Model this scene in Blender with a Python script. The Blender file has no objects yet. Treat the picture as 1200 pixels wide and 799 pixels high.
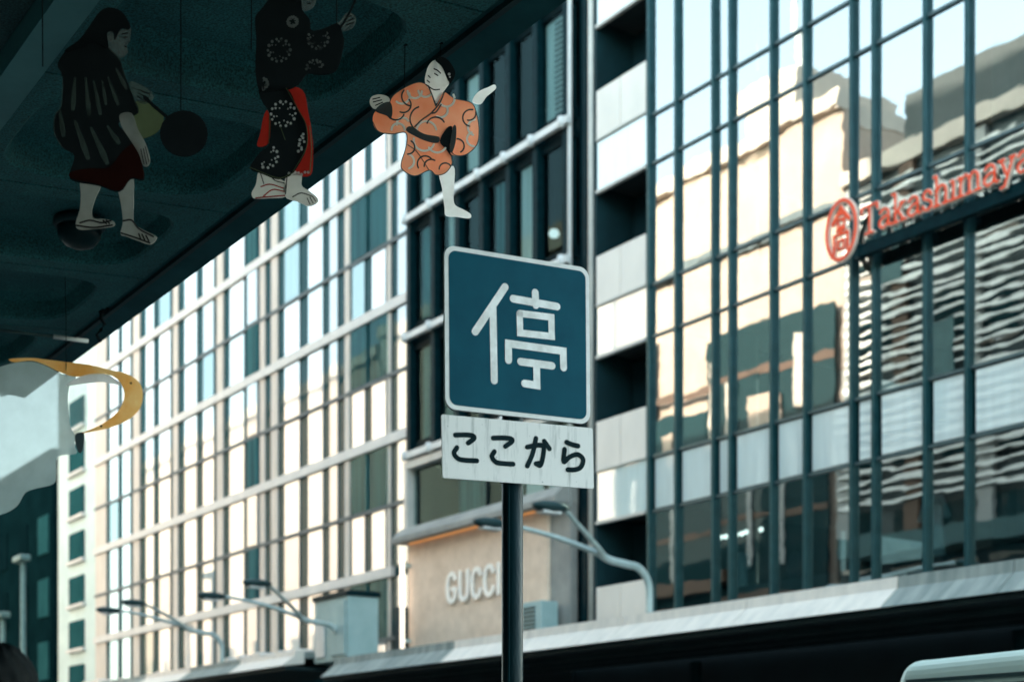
import bpy, bmesh, math, random
from mathutils import Vector, Matrix
random.seed(7)
SC = bpy.context.scene
COL = SC.collection
PI = math.pi
R = math.radians

# ---------------------------------------------------------------- camera, sky, sun, exposure
HEAD = R(55.235)                       # camera heading; the street runs along X, the far facades stand at y = 21
cam_d = bpy.data.cameras.new('camera')
cam = bpy.data.objects.new('camera', cam_d); COL.objects.link(cam)
cam.location = (0, 0, 1.5)
cam.rotation_euler = (R(90), 0, HEAD)
cam_d.sensor_fit = 'HORIZONTAL'; cam_d.sensor_width = 36.0
cam_d.lens = 51.0
cam_d.shift_y = 512.5 / 1200.0
cam_d.clip_start = 0.05; cam_d.clip_end = 3000
cam_d.dof.use_dof = True; cam_d.dof.focus_distance = 6.5; cam_d.dof.aperture_fstop = 2.3
cam_d.dof.aperture_blades = 0
SC.camera = cam

SUN_EL, SUN_AZ = R(25.0), R(-22.0)      # sun behind the far side of the street (toward +Y), a little to -X
world = bpy.data.worlds.new('World'); SC.world = world; world.use_nodes = True
wn = world.node_tree.nodes; wl = world.node_tree.links
sky = wn.new('ShaderNodeTexSky'); sky.sky_type = 'NISHITA'; sky.sun_disc = False
sky.sun_elevation = SUN_EL; sky.sun_rotation = SUN_AZ; sky.air_density = 1.0; sky.dust_density = 2.0; sky.ozone_density = 1.0
tint = wn.new('ShaderNodeMix'); tint.data_type = 'RGBA'; tint.blend_type = 'MULTIPLY'
tint.inputs['Factor'].default_value = 1.0
tint.inputs[7].default_value = (0.86, 1.0, 0.92, 1)
hsv = wn.new('ShaderNodeHueSaturation'); hsv.inputs['Saturation'].default_value = 0.55
wl.new(sky.outputs[0], hsv.inputs['Color']); wl.new(hsv.outputs[0], tint.inputs[6]); wl.new(tint.outputs[2], wn['Background'].inputs['Color'])
wn['Background'].inputs['Strength'].default_value = 0.15
sun_d = bpy.data.lights.new('sun', 'SUN'); sun_d.energy = 2.7; sun_d.angle = R(0.53); sun_d.color = (1.0, 0.86, 0.70)
sun = bpy.data.objects.new('sun', sun_d); COL.objects.link(sun)
to_sun = Vector((math.sin(SUN_AZ) * math.cos(SUN_EL), math.cos(SUN_AZ) * math.cos(SUN_EL), math.sin(SUN_EL)))
sun.rotation_euler = to_sun.to_track_quat('Z', 'Y').to_euler(); sun.location = (0, 60, 60)
vs = SC.view_settings
vs.view_transform = 'Standard'; vs.look = 'None'; vs.gamma = 1.0; vs.use_curve_mapping = False
vs.exposure = 2.9
SC.cycles.use_denoising = True
SC.cycles.max_bounces = 8; SC.cycles.transparent_max_bounces = 24
SC.cycles.caustics_reflective = False; SC.cycles.caustics_refractive = False
SC.cycles.sample_clamp_indirect = 6.0

# ---------------------------------------------------------------- materials
MATS = {}
def nodes_of(name):
    m = bpy.data.materials.new(name); m.use_nodes = True
    nt = m.node_tree; b = nt.nodes['Principled BSDF']
    MATS[name] = m
    return m, nt, b
def pos(nt, scale=(1, 1, 1)):
    g = nt.nodes.new('ShaderNodeNewGeometry'); mp = nt.nodes.new('ShaderNodeMapping')
    mp.inputs['Scale'].default_value = scale
    nt.links.new(g.outputs['Position'], mp.inputs['Vector'])
    return mp.outputs[0]
def noise(nt, vec, scale, detail=4, rough=0.55):
    n = nt.nodes.new('ShaderNodeTexNoise'); n.inputs['Scale'].default_value = scale
    n.inputs['Detail'].default_value = detail; n.inputs['Roughness'].default_value = rough
    nt.links.new(vec, n.inputs['Vector'])
    return n.outputs['Fac']
def ramp(nt, fac, c0, c1, p0=0.35, p1=0.65):
    r = nt.nodes.new('ShaderNodeValToRGB'); e = r.color_ramp.elements
    e[0].position = p0; e[0].color = (*c0, 1); e[1].position = p1; e[1].color = (*c1, 1)
    nt.links.new(fac, r.inputs[0])
    return r.outputs[0]
def rand_val(nt, col, amount):
    oi = nt.nodes.new('ShaderNodeObjectInfo'); hs = nt.nodes.new('ShaderNodeHueSaturation')
    mr = nt.nodes.new('ShaderNodeMapRange'); mr.inputs[3].default_value = 1 - amount; mr.inputs[4].default_value = 1 + amount
    nt.links.new(oi.outputs['Random'], mr.inputs[0]); nt.links.new(mr.outputs[0], hs.inputs['Value'])
    nt.links.new(col, hs.inputs['Color'])
    return hs.outputs[0]
def bump(nt, b, fac, dist, strength=1.0):
    bp = nt.nodes.new('ShaderNodeBump'); bp.inputs['Distance'].default_value = dist; bp.inputs['Strength'].default_value = strength
    nt.links.new(fac, bp.inputs['Height']); nt.links.new(bp.outputs[0], b.inputs['Normal'])
    return bp
def mat(name, c0, c1=None, rough=0.6, scale=3.0, stretch=(1, 1, 1), bmp=0.0, metal=0.0, vary=0.0, spec=0.22, p0=0.35, p1=0.65, detail=5):
    m, nt, b = nodes_of(name)
    c1 = c1 or tuple(v * 0.8 for v in c0)
    f = noise(nt, pos(nt, stretch), scale, detail)
    col = ramp(nt, f, c0, c1, p0, p1)
    if vary: col = rand_val(nt, col, vary)
    nt.links.new(col, b.inputs['Base Color'])
    b.inputs['Roughness'].default_value = rough; b.inputs['Metallic'].default_value = metal
    b.inputs['Specular IOR Level'].default_value = spec
    if bmp:
        bump(nt, b, noise(nt, pos(nt, stretch), scale * 8, 4), bmp)
    return m
def glass(name, tint_c, refl, mirror=(0.93, 0.97, 0.96), wave=0.0014, wscale=0.8, rough=0.012, stretch=(1, 1, 2.2)):
    """coated window glass: part mirror, part see-through, slightly wavy"""
    m, nt, b = nodes_of(name)
    out = nt.nodes['Material Output']; nt.nodes.remove(b)
    tr = nt.nodes.new('ShaderNodeBsdfTransparent'); tr.inputs[0].default_value = (*tint_c, 1)
    gl = nt.nodes.new('ShaderNodeBsdfGlossy'); gl.inputs[0].default_value = (*mirror, 1); gl.inputs['Roughness'].default_value = rough
    mx = nt.nodes.new('ShaderNodeMixShader')
    lw = nt.nodes.new('ShaderNodeLayerWeight'); lw.inputs[0].default_value = 0.5
    pw = nt.nodes.new('ShaderNodeMath'); pw.operation = 'POWER'; pw.inputs[1].default_value = 4.0
    mr = nt.nodes.new('ShaderNodeMapRange'); mr.inputs[3].default_value = refl; mr.inputs[4].default_value = 0.95
    ge = nt.nodes.new('ShaderNodeNewGeometry'); iv = nt.nodes.new('ShaderNodeMath'); iv.operation = 'SUBTRACT'; iv.inputs[0].default_value = 1.0
    fr = nt.nodes.new('ShaderNodeMath'); fr.operation = 'MULTIPLY'
    nt.links.new(lw.outputs['Facing'], pw.inputs[0]); nt.links.new(pw.outputs[0], mr.inputs[0])
    nt.links.new(ge.outputs['Backfacing'], iv.inputs[1]); nt.links.new(iv.outputs[0], fr.inputs[0])
    nt.links.new(mr.outputs[0], fr.inputs[1]); nt.links.new(fr.outputs[0], mx.inputs[0])
    nt.links.new(tr.outputs[0], mx.inputs[1]); nt.links.new(gl.outputs[0], mx.inputs[2])
    n = nt.nodes.new('ShaderNodeTexNoise'); n.noise_dimensions = '4D'; n.inputs['Scale'].default_value = wscale; n.inputs['Detail'].default_value = 2
    nt.links.new(pos(nt, stretch), n.inputs['Vector'])
    oi = nt.nodes.new('ShaderNodeObjectInfo'); mu = nt.nodes.new('ShaderNodeMath'); mu.operation = 'MULTIPLY'; mu.inputs[1].default_value = 3.0
    nt.links.new(oi.outputs['Random'], mu.inputs[0]); nt.links.new(mu.outputs[0], n.inputs['W'])
    bp = nt.nodes.new('ShaderNodeBump'); bp.inputs['Distance'].default_value = wave
    nt.links.new(n.outputs['Fac'], bp.inputs['Height']); nt.links.new(bp.outputs[0], gl.inputs['Normal'])
    nt.links.new(mx.outputs[0], out.inputs['Surface'])
    return m
def backed_glass(name, back, refl, mirror=(0.95, 0.97, 0.97), vary=0.06, wave=0.0012, rough=0.03, streak=0.0):
    """glass over an opaque backing or a closed blind"""
    m, nt, b = nodes_of(name)
    out = nt.nodes['Material Output']; nt.nodes.remove(b)
    df = nt.nodes.new('ShaderNodeBsdfDiffuse')
    f = noise(nt, pos(nt, (3.0, 1, 0.25)), 2.2, 4)
    col = ramp(nt, f, tuple(v * (1 - streak) for v in back), back)
    if vary: col = rand_val(nt, col, vary)
    nt.links.new(col, df.inputs[0])
    gl = nt.nodes.new('ShaderNodeBsdfGlossy'); gl.inputs[0].default_value = (*mirror, 1); gl.inputs['Roughness'].default_value = rough
    mx = nt.nodes.new('ShaderNodeMixShader'); mx.inputs[0].default_value = refl
    nt.links.new(df.outputs[0], mx.inputs[1]); nt.links.new(gl.outputs[0], mx.inputs[2])
    n = noise(nt, pos(nt, (1, 1, 1.5)), 0.9, 2)
    bp = nt.nodes.new('ShaderNodeBump'); bp.inputs['Distance'].default_value = wave
    nt.links.new(n, bp.inputs['Height']); nt.links.new(bp.outputs[0], gl.inputs['Normal'])
    nt.links.new(mx.outputs[0], out.inputs['Surface'])
    return m
def emit(name, c, s):
    m, nt, b = nodes_of(name)
    b.inputs['Base Color'].default_value = (*c, 1)
    b.inputs['Emission Color'].default_value = (*c, 1); b.inputs['Emission Strength'].default_value = s
    return m
def one_skin(nt, shader):
    """the inner side of a sheet's far face lets light straight through, so a thin sheet scatters once"""
    ge = nt.nodes.new('ShaderNodeNewGeometry'); tr = nt.nodes.new('ShaderNodeBsdfTransparent'); x = nt.nodes.new('ShaderNodeMixShader')
    nt.links.new(ge.outputs['Backfacing'], x.inputs[0]); nt.links.new(shader, x.inputs[1]); nt.links.new(tr.outputs[0], x.inputs[2])
    return x.outputs[0]
def print_mat(name, c, transl=0.4, c1=None, scale=14.0):
    """ink printed on a thin sheet that lets some light through"""
    m, nt, b = nodes_of(name)
    out = nt.nodes['Material Output']; nt.nodes.remove(b)
    c1 = c1 or tuple(v * 0.85 for v in c)
    col = ramp(nt, noise(nt, pos(nt), scale, 5), c, c1)
    df = nt.nodes.new('ShaderNodeBsdfDiffuse'); tl = nt.nodes.new('ShaderNodeBsdfTranslucent')
    nt.links.new(col, df.inputs[0]); nt.links.new(col, tl.inputs[0])
    mx = nt.nodes.new('ShaderNodeMixShader'); mx.inputs[0].default_value = transl
    nt.links.new(df.outputs[0], mx.inputs[1]); nt.links.new(tl.outputs[0], mx.inputs[2])
    nt.links.new(one_skin(nt, mx.outputs[0]), out.inputs['Surface'])
    return m
def shaded_ink(name, c, clear):
    """dimmed see-through print: shade under the arcade is put into its colour and clearness"""
    m = print_mat(name, c, 0.3); nt = m.node_tree; out = nt.nodes['Material Output']
    src = out.inputs['Surface'].links[0].from_socket
    tr = nt.nodes.new('ShaderNodeBsdfTransparent'); x = nt.nodes.new('ShaderNodeMixShader'); x.inputs[0].default_value = clear
    nt.links.new(src, x.inputs[1]); nt.links.new(tr.outputs[0], x.inputs[2]); nt.links.new(x.outputs[0], out.inputs['Surface'])
    return m
def frosted(name, c, clear):
    m, nt, b = nodes_of(name)
    out = nt.nodes['Material Output']; nt.nodes.remove(b)
    col = ramp(nt, noise(nt, pos(nt), 5.0, 5), c, tuple(v * 0.82 for v in c))
    df = nt.nodes.new('ShaderNodeBsdfDiffuse'); tl = nt.nodes.new('ShaderNodeBsdfTranslucent'); tr = nt.nodes.new('ShaderNodeBsdfTransparent')
    nt.links.new(col, df.inputs[0]); nt.links.new(col, tl.inputs[0]); tr.inputs[0].default_value = (0.9, 0.96, 0.96, 1)
    a = nt.nodes.new('ShaderNodeMixShader'); a.inputs[0].default_value = 0.65
    nt.links.new(df.outputs[0], a.inputs[1]); nt.links.new(tl.outputs[0], a.inputs[2])
    x = nt.nodes.new('ShaderNodeMixShader'); x.inputs[0].default_value = clear
    nt.links.new(a.outputs[0], x.inputs[1]); nt.links.new(tr.outputs[0], x.inputs[2])
    nt.links.new(one_skin(nt, x.outputs[0]), out.inputs['Surface'])
    return m

mat('asphalt', (0.045, 0.05, 0.052), (0.065, 0.07, 0.07), 0.85, 2.0, bmp=0.004)
mat('paving', (0.20, 0.20, 0.19), (0.27, 0.265, 0.25), 0.8, 1.5, bmp=0.003)
mat('kerb_stone', (0.30, 0.30, 0.29), (0.38, 0.37, 0.35), 0.8, 3.0)
mat('road_paint', (0.72, 0.72, 0.70), (0.55, 0.55, 0.53), 0.7, 6.0)
mat('soffit_paint', (0.019, 0.118, 0.128), (0.011, 0.080, 0.090), 0.75, 2.2, bmp=0.003, vary=0.06)
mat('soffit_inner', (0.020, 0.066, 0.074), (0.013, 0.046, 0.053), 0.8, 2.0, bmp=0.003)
mat('beam_paint', (0.05, 0.17, 0.185), (0.03, 0.12, 0.135), 0.55, 3.0)
def speckle(name, amt, scale=95.0):
    m = MATS[name]; nt = m.node_tree; b = nt.nodes['Principled BSDF']
    src = b.inputs['Base Color'].links[0].from_socket
    f = noise(nt, pos(nt), scale, 2, 0.6); g = ramp(nt, f, (1 - amt,) * 3, (1 + amt * 0.6,) * 3, 0.35, 0.68)
    mx = nt.nodes.new('ShaderNodeMix'); mx.data_type = 'RGBA'; mx.blend_type = 'MULTIPLY'; mx.inputs[0].default_value = 1.0
    nt.links.new(src, mx.inputs[6]); nt.links.new(g, mx.inputs[7]); nt.links.new(mx.outputs[2], b.inputs['Base Color'])
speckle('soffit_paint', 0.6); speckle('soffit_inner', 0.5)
mat('soffit_edge', (0.012, 0.075, 0.087), (0.007, 0.052, 0.062), 0.7, 3.0, bmp=0.002, spec=0.1)
mat('gutter_metal', (0.006, 0.034, 0.040), (0.004, 0.022, 0.028), 0.6, 3.0, bmp=0.002)
mat('dark_steel', (0.003, 0.022, 0.028), (0.002, 0.015, 0.020), 0.45, 5.0, metal=0.0, bmp=0.001, spec=0.03)
mat('post_paint', (0.003, 0.020, 0.026), (0.002, 0.012, 0.016), 0.40, spec=0.12, scale=12.0, stretch=(1, 1, 0.3), bmp=0.002)
mat('mullion_metal', (0.020, 0.078, 0.090), (0.014, 0.060, 0.070), 0.35, 4.0, metal=0.3, vary=0.05)
mat('transom_metal', (0.10, 0.15, 0.16), (0.07, 0.11, 0.12), 0.4, 4.0, metal=0.35)
glass('store_glass', (0.68, 0.84, 0.86), 0.50, mirror=(0.92, 0.96, 0.95), wave=0.0017)
backed_glass('spandrel_glass', (0.76, 0.86, 0.86), 0.24, vary=0.04, streak=0.08)
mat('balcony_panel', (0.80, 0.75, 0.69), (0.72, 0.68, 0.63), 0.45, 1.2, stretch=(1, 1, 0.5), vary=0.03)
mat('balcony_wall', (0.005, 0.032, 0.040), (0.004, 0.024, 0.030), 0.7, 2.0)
mat('interior_wall', (0.060, 0.095, 0.10), (0.040, 0.070, 0.075), 0.8, 1.0)
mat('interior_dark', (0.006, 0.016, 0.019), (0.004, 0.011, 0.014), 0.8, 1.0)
mat('slab', (0.07, 0.085, 0.088), (0.05, 0.065, 0.068), 0.8, 1.0)
mat('garment_pale', (0.50, 0.58, 0.58), (0.35, 0.44, 0.45), 0.9, 4.0)
mat('garment_dark', (0.05, 0.06, 0.07), (0.03, 0.04, 0.05), 0.9, 4.0)
mat('sign_red', (0.90, 0.085, 0.025), (0.84, 0.070, 0.020), 0.35, 5.0)
mat('sign_cream', (0.86, 0.72, 0.62), (0.78, 0.64, 0.54), 0.45, 5.0)
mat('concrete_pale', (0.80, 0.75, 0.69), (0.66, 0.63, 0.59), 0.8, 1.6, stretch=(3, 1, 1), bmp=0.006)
mat('concrete_shaded_stained', (0.34, 0.38, 0.37), (0.20, 0.245, 0.24), 0.85, 1.3, stretch=(4, 1, 0.6), bmp=0.008, vary=0.06, p0=0.3, p1=0.62)  # streaked grey; its darker tone also stands for shade on the canopy fascia
mat('concrete_wall', (0.36, 0.36, 0.34), (0.26, 0.27, 0.26), 0.85, 1.6, bmp=0.006)
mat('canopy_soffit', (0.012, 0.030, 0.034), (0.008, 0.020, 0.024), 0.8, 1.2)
mat('black_frame', (0.003, 0.014, 0.018), (0.002, 0.010, 0.013), 0.4, 3.0, spec=0.02)
mat('white_band', (0.70, 0.71, 0.70), (0.60, 0.62, 0.62), 0.5, 2.0)
mat('pipe_pale', (0.62, 0.60, 0.56), (0.52, 0.52, 0.49), 0.5, 2.0)
glass('dark_glass', (0.78, 0.86, 0.86), 0.03, mirror=(0.20, 0.32, 0.33), wave=0.0015)
mat('curtain_pale', (0.46, 0.52, 0.51), (0.28, 0.35, 0.35), 0.9, 3.0, stretch=(7, 1, 0.15), p0=0.4, p1=0.6)
mat('curtain_teal', (0.030, 0.130, 0.145), (0.010, 0.058, 0.070), 0.9, 2.4, stretch=(5, 1, 0.1), p0=0.42, p1=0.58)
mat('shop_plaster', (0.86, 0.69, 0.56), (0.68, 0.53, 0.42), 0.85, 3.2, bmp=0.01, p0=0.25, p1=0.75, detail=9)
mat('letter_white', (0.93, 0.90, 0.86), (0.90, 0.87, 0.82), 0.4, 3.0)
emit('strip_glow', (1.0, 0.42, 0.12), 0.07)
emit('tube_glow', (1.0, 0.86, 0.70), 0.25)
emit('bulb_glow', (1.0, 0.93, 0.84), 0.6)
emit('lamp_glow', (0.8, 0.97, 1.0), 0.15)
backed_glass('panel_white', (0.76, 0.76, 0.76), 0.33, vary=0.10, streak=0.05)
backed_glass('panel_cool', (0.60, 0.70, 0.72), 0.33, vary=0.08, streak=0.10)
backed_glass('panel_shade', (0.10, 0.25, 0.27), 0.25, vary=0.2, streak=0.2)
backed_glass('panel_grey', (0.44, 0.47, 0.48), 0.28, vary=0.05, streak=0.08)
mat('pier_tan', (0.66, 0.61, 0.56), (0.58, 0.54, 0.49), 0.7, 2.5, stretch=(2, 1, 0.5), vary=0.05)
mat('grid_white', (0.68, 0.67, 0.65), (0.60, 0.60, 0.59), 0.6, 2.0, vary=0.03)
backed_glass('strip_dark', (0.006, 0.046, 0.054), 0.03, vary=0.2)
mat('ledge_dark', (0.10, 0.13, 0.14), (0.07, 0.09, 0.10), 0.6, 2.0)
mat('far_teal_wall', (0.58, 0.72, 0.72), (0.50, 0.64, 0.64), 0.7, 0.8)
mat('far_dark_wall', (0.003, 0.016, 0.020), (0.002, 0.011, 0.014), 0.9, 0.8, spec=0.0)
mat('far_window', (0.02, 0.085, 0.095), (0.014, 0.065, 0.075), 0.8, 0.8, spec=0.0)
mat('post_teal', (0.14, 0.24, 0.24), (0.10, 0.18, 0.18), 0.5, 3.0)
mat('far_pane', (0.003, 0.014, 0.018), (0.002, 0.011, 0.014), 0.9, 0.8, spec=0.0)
mat('lamp_metal', (0.50, 0.60, 0.60), (0.40, 0.50, 0.50), 0.45, 4.0, metal=0.2)
mat('lamp_dark', (0.02, 0.055, 0.06), (0.015, 0.04, 0.045), 0.5, 4.0)
mat('awning_teal', (0.05, 0.11, 0.115), (0.04, 0.09, 0.095), 0.6, 2.0)
mat('box_teal', (0.36, 0.50, 0.51), (0.30, 0.44, 0.45), 0.6, 2.0)
mat('cream_tile', (0.44, 0.34, 0.275), (0.37, 0.285, 0.23), 0.7, 1.0)
mat('grey_cladding', (0.30, 0.30, 0.29), (0.24, 0.245, 0.24), 0.6, 1.0)
mat('dark_cladding', (0.040, 0.052, 0.055), (0.028, 0.040, 0.042), 0.6, 1.0)
mat('louver_metal', (0.74, 0.73, 0.70), (0.64, 0.63, 0.61), 0.45, 1.0)
mat('brown_panel', (0.10, 0.055, 0.036), (0.07, 0.04, 0.026), 0.6, 1.0)
mat('white_render', (0.50, 0.43, 0.37), (0.44, 0.38, 0.33), 0.7, 1.0)
backed_glass('window_dark', (0.010, 0.028, 0.032), 0.008, vary=0.3)
mat('plate_rim', (0.86, 0.85, 0.85), (0.70, 0.69, 0.68), 0.42, 20.0, p0=0.2, p1=0.7)
mat('plate_back', (0.30, 0.32, 0.32), (0.24, 0.26, 0.26), 0.5, 8.0, metal=0.4)
mat('kana_black', (0.004, 0.014, 0.018), (0.010, 0.024, 0.029), 0.6, 30.0, spec=0.03)
mat('kanji_white', (0.92, 0.92, 0.92), (0.70, 0.69, 0.68), 0.42, 20.0)
mat('van_paint', (0.42, 0.56, 0.54), (0.40, 0.53, 0.51), 0.28, 2.0)
mat('van_trim', (0.02, 0.045, 0.05), (0.015, 0.035, 0.04), 0.5, 6.0)
glass('van_glass', (0.10, 0.16, 0.16), 0.12, wave=0.0005)
mat('tyre', (0.015, 0.015, 0.016), (0.022, 0.022, 0.023), 0.9, 10.0)
mat('rim_metal', (0.45, 0.47, 0.47), (0.38, 0.40, 0.40), 0.35, 4.0, metal=0.7)
emit('lens_red', (0.5, 0.02, 0.015), 0.02)
mat('dome_dark', (0.004, 0.022, 0.026), (0.003, 0.016, 0.020), 0.3, 3.0, spec=0.1)
mat('wire', (0.008, 0.014, 0.016), (0.006, 0.010, 0.012), 0.8, 8.0, spec=0.02)
print_mat('ink_black', (0.012, 0.016, 0.018), 0.2)
print_mat('ink_maroon', (0.034, 0.010, 0.008), 0.3)
print_mat('ink_red', (0.36, 0.022, 0.014), 0.35)
print_mat('ink_stripe', (0.17, 0.22, 0.19), 0.4)
print_mat('ink_olive', (0.10, 0.13, 0.07), 0.4)
print_mat('ink_skin', (0.62, 0.60, 0.56), 0.42, (0.54, 0.52, 0.48))
print_mat('ink_pale', (0.95, 0.93, 0.90), 0.7, (0.84, 0.80, 0.76))
print_mat('ink_orange', (0.98, 0.42, 0.25), 0.65, (0.94, 0.27, 0.13), 5.0)
print_mat('ink_cream', (0.97, 0.90, 0.80), 0.1)
print_mat('ink_slate', (0.06, 0.085, 0.09), 0.3)
print_mat('ink_line', (0.028, 0.026, 0.026), 0.2)
print_mat('ink_dotwhite', (0.72, 0.73, 0.70), 0.35)
shaded_ink('ink_skin_shaded', (0.42, 0.42, 0.39), 0.35)  # darker, clearer inks carry the arcade's shade on the two left figures
shaded_ink('ink_face_shaded', (0.20, 0.22, 0.21), 0.55)
shaded_ink('ink_dot_shaded', (0.30, 0.32, 0.31), 0.45)
shaded_ink('ink_stripe_shaded', (0.11, 0.15, 0.135), 0.35)
print_mat('ink_gold', (0.98, 0.62, 0.24), 0.75, (0.93, 0.40, 0.09), 6.0)
frosted('cloud_frost', (0.52, 0.63, 0.62), 0.10)
frosted('cloud_clear', (0.80, 0.85, 0.86), 0.80)
mat('hair_black', (0.003, 0.005, 0.006), (0.005, 0.008, 0.009), 0.42, 40.0, spec=0.03, stretch=(3, 3, 0.5), bmp=0.003)
mat('skin', (0.56, 0.36, 0.26), (0.50, 0.31, 0.22), 0.5, 10.0)
mat('jacket', (0.03, 0.04, 0.045), (0.022, 0.03, 0.034), 0.85, 10.0, bmp=0.002)
mat('trousers', (0.05, 0.06, 0.075), (0.04, 0.048, 0.06), 0.85, 10.0, bmp=0.002)
mat('shoe', (0.04, 0.035, 0.03), (0.03, 0.026, 0.022), 0.5, 10.0)
# enamelled blue plate and weathered white plate get some wear
def sign_blue():
    m, nt, b = nodes_of('plate_blue')
    f = noise(nt, pos(nt), 9.0, 6); f2 = noise(nt, pos(nt, (1, 1, 0.25)), 55.0, 3)
    c = ramp(nt, f, (0.001, 0.062, 0.100), (0.002, 0.074, 0.115))
    r = nt.nodes.new('ShaderNodeValToRGB'); e = r.color_ramp.elements; e[0].position = 0.72; e[0].color = (0, 0, 0, 1); e[1].position = 0.78; e[1].color = (1, 1, 1, 1)
    nt.links.new(f2, r.inputs[0])
    mx = nt.nodes.new('ShaderNodeMix'); mx.data_type = 'RGBA'; nt.links.new(r.outputs[0], mx.inputs[0])
    nt.links.new(c, mx.inputs[6]); mx.inputs[7].default_value = (0.03, 0.13, 0.19, 1)
    nt.links.new(mx.outputs[2], b.inputs['Base Color']); b.inputs['Roughness'].default_value = 0.45; b.inputs['Specular IOR Level'].default_value = 0.06
sign_blue()
def sign_white():
    m, nt, b = nodes_of('plate_white')
    f = noise(nt, pos(nt, (26, 26, 2.2)), 1.6, 7, 0.7); g = noise(nt, pos(nt), 70.0, 4, 0.7)
    c = ramp(nt, f, (0.80, 0.78, 0.77), (0.36, 0.37, 0.37), 0.52, 0.76)
    r = nt.nodes.new('ShaderNodeValToRGB'); e = r.color_ramp.elements; e[0].position = 0.66; e[0].color = (0, 0, 0, 1); e[1].position = 0.74; e[1].color = (1, 1, 1, 1)
    nt.links.new(g, r.inputs[0])
    mx = nt.nodes.new('ShaderNodeMix'); mx.data_type = 'RGBA'; nt.links.new(r.outputs[0], mx.inputs[0])
    nt.links.new(c, mx.inputs[6]); mx.inputs[7].default_value = (0.22, 0.23, 0.23, 1)
    nt.links.new(mx.outputs[2], b.inputs['Base Color']); b.inputs['Roughness'].default_value = 0.5; b.inputs['Specular IOR Level'].default_value = 0.15
sign_white()

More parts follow.
